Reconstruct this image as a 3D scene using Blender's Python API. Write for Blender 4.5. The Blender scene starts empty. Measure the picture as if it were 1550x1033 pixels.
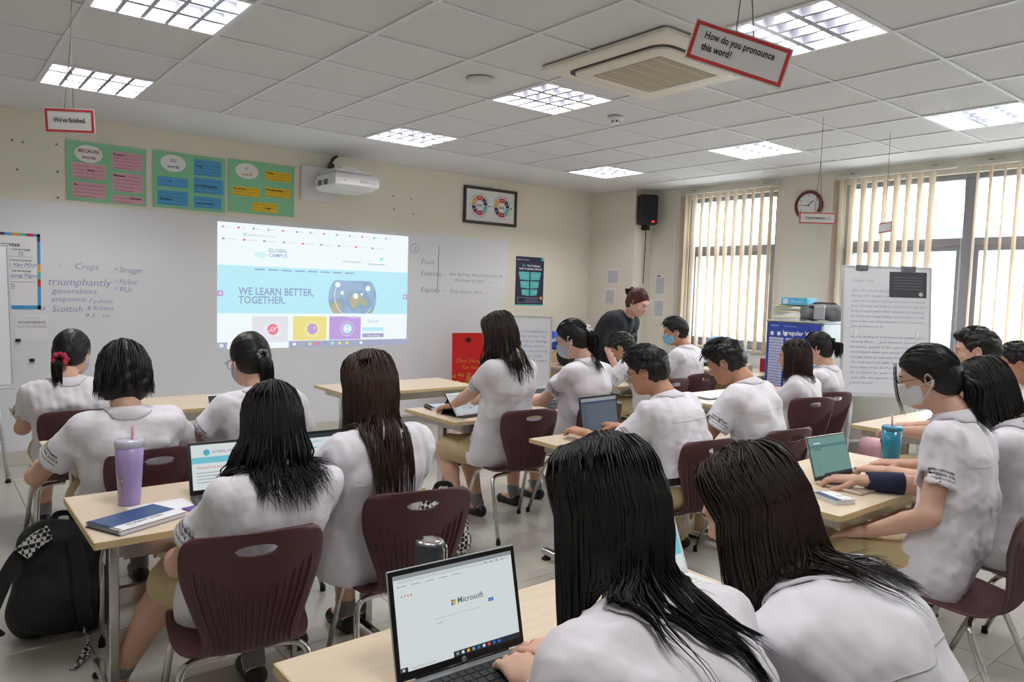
import bpy, math, random
import numpy as np
from mathutils import Vector, Matrix
from mathutils.bvhtree import BVHTree

random.seed(7)
np.random.seed(7)
sc = bpy.context.scene
COL = sc.collection
PI = math.pi

# ------------------------------------------------------------------ camera
cam_d = bpy.data.cameras.new('camera')
cam = bpy.data.objects.new('camera', cam_d)
COL.objects.link(cam)
def cam_axes(yaw, pitch, roll):
    f = Vector((math.sin(yaw)*math.cos(pitch), math.cos(yaw)*math.cos(pitch), math.sin(pitch)))
    r = Vector((math.cos(yaw), -math.sin(yaw), 0)); u = r.cross(f)
    c, s = math.cos(roll), math.sin(roll)
    return c*r+s*u, -s*r+c*u, f
_r, _u, _f = cam_axes(.6812156, -.0681479, .0299415)
cam.matrix_world = Matrix(((_r.x, _u.x, -_f.x, -.65265), (_r.y, _u.y, -_f.y, -5.89208), (_r.z, _u.z, -_f.z, 1.505), (0, 0, 0, 1)))
cam_d.sensor_width = 36.0
cam_d.lens = 36.0*1115.667/1550
cam_d.clip_start = .05
sc.camera = cam

# ------------------------------------------------------------------ world and exposure
world = bpy.data.worlds.new('overcast_sky')
sc.world = world
world.use_nodes = True
bg = world.node_tree.nodes['Background']
bg.inputs[0].default_value = (.86, .93, 1.0, 1)
bg.inputs[1].default_value = 13.0
sc.view_settings.view_transform = 'Standard'
sc.view_settings.look = 'None'
sc.view_settings.gamma = 1
sc.view_settings.use_curve_mapping = False
sc.view_settings.exposure = -.1
LAMP_W = 7.7            # each ceiling fixture

# ------------------------------------------------------------------ small helpers
def lin(c):
    return tuple((v/12.92 if v <= .04045 else ((v+.055)/1.055)**2.4) for v in (x/255 for x in c))

MATS = {}
def mat(name, rgb=(200, 200, 200), rough=.6, metal=0., spec=.5, noise=0., nscale=8., bump=0., bscale=40., emit=0., alpha=1., coat=0., sheen=0., stretch=None):
    if name in MATS: return MATS[name]
    m = bpy.data.materials.new(name); m.use_nodes = True
    nt = m.node_tree; b = nt.nodes['Principled BSDF']
    c = (*lin(rgb), 1)
    b.inputs['Base Color'].default_value = c
    b.inputs['Roughness'].default_value = rough
    b.inputs['Metallic'].default_value = metal
    b.inputs['Specular IOR Level'].default_value = spec
    if coat: b.inputs['Coat Weight'].default_value = coat
    if sheen: b.inputs['Sheen Weight'].default_value = sheen
    if emit:
        b.inputs['Emission Color'].default_value = c
        b.inputs['Emission Strength'].default_value = emit
        b.inputs['Base Color'].default_value = (0, 0, 0, 1)
    if noise or bump:
        tc = nt.nodes.new('ShaderNodeTexCoord'); mp = nt.nodes.new('ShaderNodeMapping')
        nt.links.new(tc.outputs['Object'], mp.inputs[0])
        if stretch: mp.inputs['Scale'].default_value = stretch
    if noise:
        n = nt.nodes.new('ShaderNodeTexNoise'); n.inputs['Scale'].default_value = nscale; n.inputs['Detail'].default_value = 4
        mr = nt.nodes.new('ShaderNodeMapRange'); mr.inputs[1].default_value = .3; mr.inputs[2].default_value = .7
        mr.inputs[3].default_value = 1-noise; mr.inputs[4].default_value = 1+noise
        mx = nt.nodes.new('ShaderNodeVectorMath'); mx.operation = 'SCALE'; mx.inputs[0].default_value = c[:3]
        nt.links.new(mp.outputs[0], n.inputs['Vector']); nt.links.new(n.outputs['Fac'], mr.inputs[0])
        nt.links.new(mr.outputs[0], mx.inputs['Scale']); nt.links.new(mx.outputs[0], b.inputs['Emission Color' if emit else 'Base Color'])
    if bump:
        n = nt.nodes.new('ShaderNodeTexNoise'); n.inputs['Scale'].default_value = bscale; n.inputs['Detail'].default_value = 3
        bp = nt.nodes.new('ShaderNodeBump'); bp.inputs['Strength'].default_value = bump; bp.inputs['Distance'].default_value = .01
        nt.links.new(mp.outputs[0], n.inputs['Vector']); nt.links.new(n.outputs['Fac'], bp.inputs['Height']); nt.links.new(bp.outputs[0], b.inputs['Normal'])
    MATS[name] = m
    return m

def mk_mesh(name, V, F, mats, mi=None, smooth=False):
    """V (n,3); F list/array of faces (all same length arrays, or mixed lists)"""
    me = bpy.data.meshes.new(name)
    V = np.asarray(V, np.float32).reshape(-1, 3)
    if isinstance(F, np.ndarray):
        k = F.shape[1]; loops = F.astype(np.int32).ravel(); starts = np.arange(0, len(loops), k, dtype=np.int32)
    else:
        lens = np.array([len(f) for f in F], np.int32)
        loops = np.array([i for f in F for i in f], np.int32)
        starts = np.concatenate([[0], np.cumsum(lens)[:-1]]).astype(np.int32) if len(lens) else np.zeros(0, np.int32)
    me.vertices.add(len(V)); me.vertices.foreach_set('co', V.ravel())
    me.loops.add(len(loops)); me.loops.foreach_set('vertex_index', loops)
    me.polygons.add(len(starts)); me.polygons.foreach_set('loop_start', starts)
    if not isinstance(mats, (list, tuple)): mats = [mats]
    for m in mats: me.materials.append(m)
    if mi is not None: me.polygons.foreach_set('material_index', np.asarray(mi, np.int32))
    me.polygons.foreach_set('use_smooth', np.full(len(starts), bool(smooth)))
    me.update(calc_edges=True)
    me.validate()
    return me

class G:
    """collects simple solids into ONE mesh"""
    def __init__(s): s.V = []; s.F = []; s.S = []
    def add(s, V, F, smooth=False):
        o = len(s.V); s.V += [tuple(v) for v in V]; s.F += [tuple(i+o for i in f) for f in F]; s.S += [smooth]*len(F); return s
    def box(s, x0, x1, y0, y1, z0, z1, bev=0., M=None):
        if bev <= 0:
            V = [(x, y, z) for x in (x0, x1) for y in (y0, y1) for z in (z0, z1)]
            F = [(0, 1, 3, 2), (4, 6, 7, 5), (0, 4, 5, 1), (2, 3, 7, 6), (0, 2, 6, 4), (1, 5, 7, 3)]
        else:
            V = []; F = []; b = bev
            idx = {}
            for sx in (0, 1):
                for sy in (0, 1):
                    for sz in (0, 1):
                        X = (x0, x1)[sx]; Y = (y0, y1)[sy]; Z = (z0, z1)[sz]
                        dx = b if sx == 0 else -b; dy = b if sy == 0 else -b; dz = b if sz == 0 else -b
                        idx[(sx, sy, sz, 'x')] = len(V); V.append((X, Y+dy, Z+dz))
                        idx[(sx, sy, sz, 'y')] = len(V); V.append((X+dx, Y, Z+dz))
                        idx[(sx, sy, sz, 'z')] = len(V); V.append((X+dx, Y+dy, Z))
            q = lambda a: idx[a]
            for s_ in (0, 1):
                f = [q((s_, 0, 0, 'x')), q((s_, 1, 0, 'x')), q((s_, 1, 1, 'x')), q((s_, 0, 1, 'x'))]; F.append(f if s_ else f[::-1])
                f = [q((0, s_, 0, 'y')), q((0, s_, 1, 'y')), q((1, s_, 1, 'y')), q((1, s_, 0, 'y'))]; F.append(f if s_ else f[::-1])
                f = [q((0, 0, s_, 'z')), q((1, 0, s_, 'z')), q((1, 1, s_, 'z')), q((0, 1, s_, 'z'))]; F.append(f if s_ else f[::-1])
            for a in (0, 1):
                for c in (0, 1):
                    f = [q((a, c, 0, 'x')), q((a, c, 1, 'x')), q((a, c, 1, 'y')), q((a, c, 0, 'y'))]; F.append(f if (a != c) else f[::-1])
                    f = [q((a, 0, c, 'x')), q((a, 1, c, 'x')), q((a, 1, c, 'z')), q((a, 0, c, 'z'))]; F.append(f if (a == c) else f[::-1])
                    f = [q((0, a, c, 'y')), q((1, a, c, 'y')), q((1, a, c, 'z')), q((0, a, c, 'z'))]; F.append(f if (a != c) else f[::-1])
                    for e in (0, 1):
                        f = [q((a, c, e, 'x')), q((a, c, e, 'y')), q((a, c, e, 'z'))]; F.append(f if (a+c+e) % 2 else f[::-1])
        if M is not None: V = [tuple(M @ Vector(v)) for v in V]
        return s.add(V, F)
    def tube(s, pts, r, n=10, r2=None, cap=True, smooth=True):
        pts = [Vector(p) for p in pts]; m = len(pts)
        V = []; F = []
        t = (pts[1]-pts[0]).normalized()
        up = Vector((0, 0, 1)) if abs(t.z) < .9 else Vector((1, 0, 0))
        a = t.cross(up).normalized()
        for i, p in enumerate(pts):
            tt = ((pts[min(i+1, m-1)]-pts[max(i-1, 0)])).normalized()
            a = (a - tt*a.dot(tt)).normalized(); b = tt.cross(a)
            rr = r if r2 is None else r+(r2-r)*i/(m-1)
            if isinstance(r, (list, tuple)): rr = r[i]
            for k in range(n):
                an = 2*PI*k/n; V.append(tuple(p+a*(rr*math.cos(an))+b*(rr*math.sin(an))))
        for i in range(m-1):
            for k in range(n):
                F.append((i*n+k, i*n+(k+1) % n, (i+1)*n+(k+1) % n, (i+1)*n+k))
        s.add(V, F, smooth)
        if cap:
            o = len(s.V)-len(V)
            s.F.append(tuple(o+k for k in range(n))[::-1]); s.F.append(tuple(o+(m-1)*n+k for k in range(n))); s.S += [False, False]
        return s
    def lathe(s, prof, n=24, c=(0, 0, 0), axis='z', smooth=True, M=None):
        V = []; F = []; m = len(prof)
        for r, z in prof:
            for k in range(n):
                an = 2*PI*k/n; V.append((r*math.cos(an), r*math.sin(an), z))
        for i in range(m-1):
            for k in range(n): F.append((i*n+k, i*n+(k+1) % n, (i+1)*n+(k+1) % n, (i+1)*n+k))
        F.append(tuple(range(n))[::-1]); F.append(tuple((m-1)*n+k for k in range(n)))
        if M is not None: V = [M @ Vector(v) for v in V]
        V = [(v[0]+c[0], v[1]+c[1], v[2]+c[2]) for v in V]
        s.add(V, F, smooth); s.S[-1] = s.S[-2] = False
        return s
    def mesh(s, name, m):
        me = mk_mesh(name, s.V, s.F, m)
        me.polygons.foreach_set('use_smooth', np.array(s.S, bool))
        return me

def ob(name, me, parent=None, loc=None, rot=None):
    if isinstance(me, tuple): me = me[0].mesh(name, me[1])
    o = bpy.data.objects.new(name, me); COL.objects.link(o)
    if parent is not None: o.parent = parent
    if loc is not None: o.location = loc
    if rot is not None: o.rotation_euler = rot
    return o
def tag(o, label, cat, group=None, kind=None):
    o['label'] = label; o['category'] = cat
    if group: o['group'] = group
    if kind: o['kind'] = kind
    return o
def struct(o): o['kind'] = 'structure'; return o
def empty(name, loc=(0, 0, 0), rz=0.):
    o = bpy.data.objects.new(name, None); COL.objects.link(o); o.location = loc; o.rotation_euler = (0, 0, rz); o.empty_display_size = .1
    return o
def copy_tree(o, parent=None):
    c = o.copy(); COL.objects.link(c)
    if parent is not None: c.parent = parent
    for ch in list(o.children): copy_tree(ch, c)
    return c

# flat print: rectangles, ellipses, strokes and lettering laid out in the plane of a sheet
_TXT = {}
def text_polys(s, bold=0.):
    k = (s, bold)
    if k in _TXT: return _TXT[k]
    cu = bpy.data.curves.new('t', 'FONT'); cu.body = s; cu.size = 1.0; cu.resolution_u = 2; cu.offset = bold; cu.space_line = 1.0
    o = bpy.data.objects.new('t', cu)
    me = bpy.data.meshes.new_from_object(o)
    V = np.array([v.co[:2] for v in me.vertices]) if len(me.vertices) else np.zeros((0, 2))
    F = [tuple(p.vertices) for p in me.polygons]
    bpy.data.meshes.remove(me); bpy.data.objects.remove(o); bpy.data.curves.remove(cu)
    _TXT[k] = (V, F); return V, F

class Print:
    """2-D layout -> one mesh with several inks; (u, v) in metres"""
    def __init__(s): s.V = []; s.F = []; s.M = []; s.mats = []; s.layer = 0
    def _m(s, m):
        if m not in s.mats: s.mats.append(m)
        return s.mats.index(m)
    def poly(s, pts, m, layer=1):
        o = len(s.V); s.V += [(p[0], p[1], layer*.0004) for p in pts]; s.F.append(tuple(range(o, o+len(pts)))); s.M.append(s._m(m)); return s
    def rect(s, u0, u1, v0, v1, m, layer=1): return s.poly([(u0, v0), (u1, v0), (u1, v1), (u0, v1)], m, layer)
    def rrect(s, u0, u1, v0, v1, r, m, layer=1):
        pts = []
        for cx, cy, a0 in ((u1-r, v0+r, -90), (u1-r, v1-r, 0), (u0+r, v1-r, 90), (u0+r, v0+r, 180)):
            for k in range(5): a = math.radians(a0+k*22.5); pts.append((cx+r*math.cos(a), cy+r*math.sin(a)))
        return s.poly(pts, m, layer)
    def disc(s, u, v, ru, rv, m, layer=1, n=28): return s.poly([(u+ru*math.cos(2*PI*k/n), v+rv*math.sin(2*PI*k/n)) for k in range(n)], m, layer)
    def ring(s, u, v, r0, r1, a0, a1, m, layer=1, n=10):
        a0, a1 = math.radians(a0), math.radians(a1)
        for k in range(n):
            b0 = a0+(a1-a0)*k/n; b1 = a0+(a1-a0)*(k+1)/n
            s.poly([(u+r0*math.cos(b0), v+r0*math.sin(b0)), (u+r1*math.cos(b0), v+r1*math.sin(b0)), (u+r1*math.cos(b1), v+r1*math.sin(b1)), (u+r0*math.cos(b1), v+r0*math.sin(b1))], m, layer)
        return s
    def line(s, pts, w, m, layer=1):
        for (a, b), (c, d) in zip(pts[:-1], pts[1:]):
            L = math.hypot(c-a, d-b) or 1e-6; nx, ny = -(d-b)/L*w/2, (c-a)/L*w/2
            s.poly([(a-nx, b-ny), (c-nx, d-ny), (c+nx, d+ny), (a+nx, b+ny)], m, layer)
        return s
    def text(s, t, u, v, h, m, layer=2, align='l', bold=0., sx=1., rot=0., shear=0., width=None):
        V, F = text_polys(t, bold)
        if not len(V): return s
        V = V.copy()*np.array([sx, 1.])*h*1.38
        lead = (len(t)-len(t.lstrip()))*.28*h
        if width and align == 'l': V[:, 0] -= V[:, 0].min()
        V[:, 0] += V[:, 1]*shear
        w = V[:, 0].max()-V[:, 0].min()
        if width: width = max(width-lead, .2*width); V[:, 0] *= width/w; w = width; V[:, 0] += lead if align == 'l' else 0
        if align == 'c': V[:, 0] -= (V[:, 0].min()+V[:, 0].max())/2
        if align == 'r': V[:, 0] -= V[:, 0].max()
        c, n = math.cos(rot), math.sin(rot)
        o = len(s.V)
        for x, y in V: s.V.append((u+x*c-y*n, v+x*n+y*c, layer*.0004))
        mi = s._m(m)
        for f in F: s.F.append(tuple(i+o for i in f)); s.M.append(mi)
        return s
    def arc_text(s, t, u, v, r, a_mid, span, h, m, layer=2, flip=False):
        n = len(t)
        for i, ch in enumerate(t):
            if ch == ' ': continue
            a = a_mid + (span/2 - span*i/(n-1))*(1 if not flip else -1); ar = math.radians(a)
            s.text(ch, u+r*math.cos(ar), v+r*math.sin(ar), h, m, layer, 'c', rot=ar-PI/2 if not flip else ar+PI/2)
        return s
    def build(s, name, parent, origin, ax_u, ax_v, off=.0012):
        o_, a, b = Vector(origin), Vector(ax_u), Vector(ax_v); n = a.cross(b).normalized()
        V = [tuple(o_+a*p[0]+b*p[1]+n*(p[2]+off)) for p in s.V]
        me = mk_mesh(name, V, s.F, s.mats, s.M)
        return ob(name, me, parent)

# ------------------------------------------------------------------ signed-distance modelling (organic shapes)
class SDF:
    def __init__(s, lo, hi, res):
        s.lo = np.array(lo, float); s.res = res
        s.n = np.ceil((np.array(hi)-s.lo)/res).astype(int)+1
        s.d = np.full(s.n, 9., np.float32)
        s.ax = [s.lo[i]+res*np.arange(s.n[i]) for i in range(3)]
    def _box(s, lo, hi):
        a = np.clip(np.floor((np.array(lo)-s.lo)/s.res).astype(int), 0, s.n); b = np.clip(np.ceil((np.array(hi)-s.lo)/s.res).astype(int)+1, 0, s.n)
        return tuple(slice(a[i], b[i]) for i in range(3))
    def _pts(s, sl):
        return (s.ax[0][sl[0]][:, None, None], s.ax[1][sl[1]][None, :, None], s.ax[2][sl[2]][None, None, :])
    def _mix(s, sl, f, k, op):
        d = s.d[sl]
        if op == 'sub': f = -f
        if op == 'add':
            if k > 0:
                h = np.maximum(k-np.abs(d-f), 0)/k; s.d[sl] = np.minimum(d, f)-h*h*k*.25
            else: s.d[sl] = np.minimum(d, f)
        else:
            if k > 0:
                h = np.maximum(k-np.abs(d-f), 0)/k; s.d[sl] = np.maximum(d, f)+h*h*k*.25
            else: s.d[sl] = np.maximum(d, f)
    def cone(s, a, b, ra, rb=None, k=.02, op='add', sq=None):
        """tapered capsule; sq squashes the space along a direction: (dir, factor)"""
        rb = ra if rb is None else rb
        a = np.array(a, float); b = np.array(b, float); R = max(ra, rb)+k+2.5*s.res
        if sq: R *= max(1., sq[1])
        sl = s._box(np.minimum(a, b)-R, np.maximum(a, b)+R)
        X, Y, Z = s._pts(sl)
        if 0 in [x.size for x in (X, Y, Z)]: return s
        ab = b-a; L = max(ab@ab, 1e-9)
        px, py, pz = X-a[0], Y-a[1], Z-a[2]
        t = np.clip((px*ab[0]+py*ab[1]+pz*ab[2])/L, 0, 1)
        qx, qy, qz = px-t*ab[0], py-t*ab[1], pz-t*ab[2]
        if sq:
            n = np.array(sq[0], float); n /= np.linalg.norm(n); e = qx*n[0]+qy*n[1]+qz*n[2]; g = (1/sq[1]-1)*e
            qx, qy, qz = qx+g*n[0], qy+g*n[1], qz+g*n[2]
        f = np.sqrt(qx*qx+qy*qy+qz*qz)-(ra+(rb-ra)*t)
        s._mix(sl, f, k, op); return s
    def ell(s, c, r, M=None, k=.02, op='add'):
        c = np.array(c, float); r = np.array(r, float); R = r.max()+k+2.5*s.res
        sl = s._box(c-R, c+R); X, Y, Z = s._pts(sl)
        if 0 in [x.size for x in (X, Y, Z)]: return s
        px, py, pz = X-c[0], Y-c[1], Z-c[2]
        if M is not None:
            M = np.array(M)   # columns = ellipsoid axes
            px, py, pz = (px*M[0, 0]+py*M[1, 0]+pz*M[2, 0], px*M[0, 1]+py*M[1, 1]+pz*M[2, 1], px*M[0, 2]+py*M[1, 2]+pz*M[2, 2])
        k0 = np.sqrt((px/r[0])**2+(py/r[1])**2+(pz/r[2])**2); k1 = np.sqrt((px/r[0]**2)**2+(py/r[1]**2)**2+(pz/r[2]**2)**2)
        f = k0*(k0-1)/np.maximum(k1, 1e-6)
        s._mix(sl, f, k, op); return s
    def plane(s, p, n, k=0., box=None):
        """keep the side against n"""
        n = np.array(n, float); n /= np.linalg.norm(n)
        sl = s._box(*box) if box else tuple(slice(0, q) for q in s.n)
        X, Y, Z = s._pts(sl)
        f = (X-p[0])*n[0]+(Y-p[1])*n[1]+(Z-p[2])*n[2]
        s._mix(sl, f+0*s.d[sl], k, 'cut'); return s
    def warp(s, seed, amp, freq, n=6, aniso=(1, 1, 1)):
        rs = np.random.RandomState(seed); X, Y, Z = s._pts(tuple(slice(0, q) for q in s.n))
        w = 0
        for i in range(n):
            k = rs.normal(size=3)*np.array(aniso)*freq; ph = rs.rand()*6.28
            k2 = rs.normal(size=3)*freq*.5
            w = w+np.sin(k[0]*X+k[1]*Y+k[2]*Z+ph+1.3*np.sin(k2[0]*X+k2[1]*Y+k2[2]*Z))
        s.d += (amp*w/math.sqrt(n)).astype(np.float32); return s
    def mesh(s):
        d = s.d; ins = d < 0
        n0, n1, n2 = d.shape
        cnt = np.zeros((n0-1, n1-1, n2-1), np.int8)
        offs = [(a, b, c) for a in (0, 1) for b in (0, 1) for c in (0, 1)]
        for a, b, c in offs: cnt += ins[a:n0-1+a, b:n1-1+b, c:n2-1+c]
        act = (cnt > 0) & (cnt < 8)
        I = np.argwhere(act)
        if len(I) == 0: return np.zeros((0, 3)), np.zeros((0, 4), int)
        idx = np.full(act.shape, -1, np.int32); idx[act] = np.arange(len(I))
        cor = np.stack([d[I[:, 0]+a, I[:, 1]+b, I[:, 2]+c] for a, b, c in offs], 1)
        P = np.zeros((len(I), 3)); N = np.zeros(len(I))
        for i in range(8):
            for ax in range(3):
                if offs[i][ax] == 0:
                    o2 = list(offs[i]); o2[ax] = 1; j = offs.index(tuple(o2))
                    da, db = cor[:, i], cor[:, j]; m = (da < 0) != (db < 0)
                    t = np.where(m, da/np.where(m, da-db, 1), 0)
                    q = np.tile(np.array(offs[i], float), (len(I), 1)); q[:, ax] = t
                    P[m] += q[m]; N[m] += 1
        V = (I+P/N[:, None])*s.res+s.lo
        Q = []
        for ax in range(3):
            sa = [slice(None)]*3; sb = [slice(None)]*3; sa[ax] = slice(0, -1); sb[ax] = slice(1, None)
            A, B = ins[tuple(sa)], ins[tuple(sb)]
            E = np.argwhere(A != B)
            u, v = (ax+1) % 3, (ax+2) % 3
            ok = (E[:, u] > 0) & (E[:, v] > 0) & (E[:, u] < d.shape[u]-1) & (E[:, v] < d.shape[v]-1); E = E[ok]
            pos = A[tuple(E.T)]
            def cell(du, dv):
                c = E.copy(); c[:, u] += du; c[:, v] += dv; return idx[tuple(c.T)]
            q = np.stack([cell(-1, -1), cell(0, -1), cell(0, 0), cell(-1, 0)], 1)
            q[~pos] = q[~pos][:, ::-1]
            Q.append(q)
        return V, np.concatenate(Q)

def join_vf(parts):
    V = []; F = []; o = 0
    for v, f in parts:
        if len(v) == 0: continue
        f = np.asarray(f); 
        if f.shape[1] == 3: f = np.concatenate([f, f[:, :1]], 1) if False else f
        V.append(np.asarray(v)); F.append(f+o); o += len(v)
    return np.concatenate(V), np.concatenate(F)

# ------------------------------------------------------------------ materials
wall_m = mat('cream_paint', (234, 229, 217), .75, noise=.02, nscale=2.)
whiteb_m = mat('whiteboard_film', (230, 231, 236), .38, noise=.015, nscale=1.5)
ceil_m = mat('mineral_tile', (219, 219, 221), .9, bump=.35, bscale=160., noise=.02, nscale=90.)
gyp_m = mat('gypsum_border', (228, 228, 230), .8)
tbar_m = mat('white_grid_bar', (222, 224, 227), .5)
floor_m = mat('porcelain_tile', (192, 188, 180), .2, noise=.05, nscale=2.5, spec=.45)
grout_m = mat('dark_grout', (120, 116, 110), .9)
base_m = mat('skirting_tile', (206, 200, 190), .4)
alu_m = mat('grey_aluminium', (150, 150, 156), .45, metal=.35)
chrome_m = mat('chrome_steel', (205, 203, 200), .16, metal=1.)
brushed_m = mat('stainless_steel', (190, 188, 184), .28, metal=1., noise=.04, nscale=5.)
black_m = mat('black_plastic', (22, 22, 24), .45)
rubber_m = mat('black_rubber', (16, 16, 16), .8)
white_m = mat('white_plastic', (232, 232, 234), .4)
paper_m = mat('white_paper', (238, 238, 240), .8)
ink_m = mat('black_ink', (24, 24, 28), .7)
blueink_m = mat('blue_marker_ink', (96, 106, 184), .6)
greyink_m = mat('grey_print', (120, 120, 130), .8)

# ------------------------------------------------------------------ the room
XL, XR, YB, YF, ZC = -2.25, 6.55, -8.0, 1.05, 2.794
fl = struct(ob('floor', (G().box(XL-.2, XR+.2, YB-.2, YF+.2, -.12, -.004), grout_m)))
tile_me = G().box(-.2985, .2985, -.2985, .2985, -.012, 0, .0015).mesh('floor_tile', floor_m)
for i in range(-4, 12):
    for j in range(-2, 13):
        cx, cy = -.12+.3+.6*i, -.05-.3-.6*j
        if XL-.25 < cx < XR+.25 and YB-.2 < cy < YF+.3: ob('floor_tile', tile_me, fl, (cx, cy, 0))

W = .25
struct(ob('wall_front', (G().box(XL-W, XR+W, YF, YF+W, 0, 3.2), wall_m)))
struct(ob('wall_back', (G().box(XL-W, XR+W, YB-W, YB, 0, 3.2), wall_m)))
struct(ob('wall_left', (G().box(XL-W, XL, YB, YF, 0, 3.2), wall_m)))
WIN = [(-1.45, -.27), (-4.75, -2.17), (-7.5, -5.45)]      # window spans along the right wall
SILL, HEAD = .93, 2.66
g = G()
ys = [YB]+[v for w in sorted(WIN) for v in w]+[YF]
for a, b in zip(ys[0::2], ys[1::2]): g.box(XR, XR+W, a, b, 0, 3.2)
for a, b in WIN: g.box(XR, XR+W, a, b, 0, SILL).box(XR, XR+W, a, b, HEAD, 3.2)
struct(ob('wall_right', (g, wall_m)))
struct(ob('wall_pilaster', (G().box(6.24, XR, .28, YF, 0, ZC), wall_m)))
bt = .012
struct(ob('baseboard_front', (G().box(XL, 6.24, YF-bt, YF, 0, .11, .003), base_m)))
struct(ob('baseboard_right', (G().box(XR-bt, XR, YB, .28, 0, .11, .003), base_m)))
struct(ob('baseboard_left', (G().box(XL, XL+bt, YB, YF, 0, .11, .003), base_m)))

# ceiling: gypsum border, grid bars, tiles
GX0, GX1, GY0, GY1 = -1.8, 6.0, -7.2, 0.0
g = G().box(XL, GX0, YB, YF, ZC, ZC+.1).box(GX1, XR, YB, YF, ZC, ZC+.1).box(GX0, GX1, GY1, YF, ZC, ZC+.1).box(GX0, GX1, YB, GY0, ZC, ZC+.1).box(XL-W, XR+W, YB-W, YF+W, ZC+.22, ZC+.3)
ce = struct(ob('ceiling', (g, gyp_m)))
LIGHTS = [(u, v) for v in (0, 3, 6, 9) for u in (0, 4, 8)]
ac_cells = {(u, v) for u in (4,) for v in (4, 5)}
ct_me = G().box(-.291, .291, -.291, .291, 0, .012, .003).mesh('ceiling_tile', ceil_m)
for u in range(-3, 10):
    for v in range(0, 12):
        if (u, v) in LIGHTS: continue
        ob('ceiling_tile', ct_me, ce, (u*.6+.3, -(v*.6+.3), ZC+.004+random.uniform(0, .002)))
for u in range(-3, 11): ob('grid_bar', (G().box(u*.6-.012, u*.6+.012, GY0, GY1, ZC-.003, ZC+.03), tbar_m), ce)
for v in range(0, 13): ob('grid_bar', (G().box(GX0, GX1, -v*.6-.0105, -v*.6+.0105, ZC-.002, ZC+.028), tbar_m), ce)

# recessed louvre lights
refl_m = mat('mirror_louvre', (168, 168, 176), .3, metal=.9)
pan_m = mat('fixture_pan', (225, 226, 230), .35, metal=.6)
tube_m = mat('lit_fluorescent_tube', (250, 250, 255), emit=7.5)
def light_fixture():
    r = empty('ceiling_light')
    g = G().box(-.292, .292, -.292, -.28, -.004, .09).box(-.292, .292, .28, .292, -.004, .09).box(-.292, -.28, -.28, .28, -.004, .09).box(.28, .292, -.28, .28, -.004, .09).box(-.292, .292, -.292, .292, .088, .095)
    ob('fixture_housing', (g, pan_m), r)
    lb = G()
    for s in (-1, 1): lb.add([(-.278, s*.016, .0), (.278, s*.016, .0), (.278, s*.002, .055), (-.278, s*.002, .055)], [(0, 1, 2, 3)] if s < 0 else [(3, 2, 1, 0)])
    lb.add([(-.278, -.016, 0), (.278, -.016, 0), (.278, .016, 0), (-.278, .016, 0)], [(3, 2, 1, 0)])
    lm = lb.mesh('louvre_rail', refl_m)
    for y in (-.0933, .0933): ob('louvre_rail', lm, r, (0, y, 0))
    bl = G()
    for s in (-1, 1): bl.add([(s*.010, -.278, .0), (s*.010, .278, 0), (s*.001, .278, .045), (s*.001, -.278, .045)], [(3, 2, 1, 0)] if s < 0 else [(0, 1, 2, 3)])
    bl.add([(-.010, -.278, 0), (.010, -.278, 0), (.010, .278, 0), (-.010, .278, 0)], [(0, 1, 2, 3)][::-1])
    bm_ = bl.mesh('louvre_blade', refl_m)
    for k in range(1, 5): ob('louvre_blade', bm_, r, (-.28+.112*k, 0, .001))
    tm = G().tube([(-.272, 0, 0), (.272, 0, 0)], .013, 10).mesh('fluorescent_tube', tube_m)
    for y in (-.187, 0, .187): ob('fluorescent_tube', tm, r, (0, y, .068))
    return r
light_d = bpy.data.lights.new('fixture_lamp', 'AREA'); light_d.shape = 'RECTANGLE'; light_d.size = .54; light_d.size_y = .03; light_d.energy = LAMP_W; light_d.color = (1, .985, .97)
proto = light_fixture()
for y_ in (-.187, 0, .187): lo = bpy.data.objects.new('fixture_lamp', light_d); COL.objects.link(lo); lo.parent = proto; lo.location = (0, y_, .054)
names = {(0, 0): 'louvred ceiling light nearest the hanging sign reading We\'ve finished', (4, 0): 'louvred ceiling light above the wall projector', (8, 0): 'louvred ceiling light above the corner by the black speaker', (0, 3): 'louvred ceiling light at the top left corner of the photo',
         (4, 3): 'louvred ceiling light between air conditioner and round ceiling speaker', (8, 3): 'louvred ceiling light above the narrow window', (4, 6): 'large bright louvred ceiling light behind the pronounce sign', (8, 6): 'louvred ceiling light above the wide window at right'}
for i, (u, v) in enumerate(LIGHTS):
    o = proto if i == 0 else copy_tree(proto)
    o.location = (u*.6+.3, -(v*.6+.3), ZC)
    tag(o, names.get((u, v), ['louvred ceiling light behind the viewer on the corridor side', 'louvred ceiling light behind the viewer in the middle row', 'louvred ceiling light behind the viewer on the window side'][u//4] + (', last row' if v == 9 else '')), 'light', 'ceiling lights')

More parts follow.
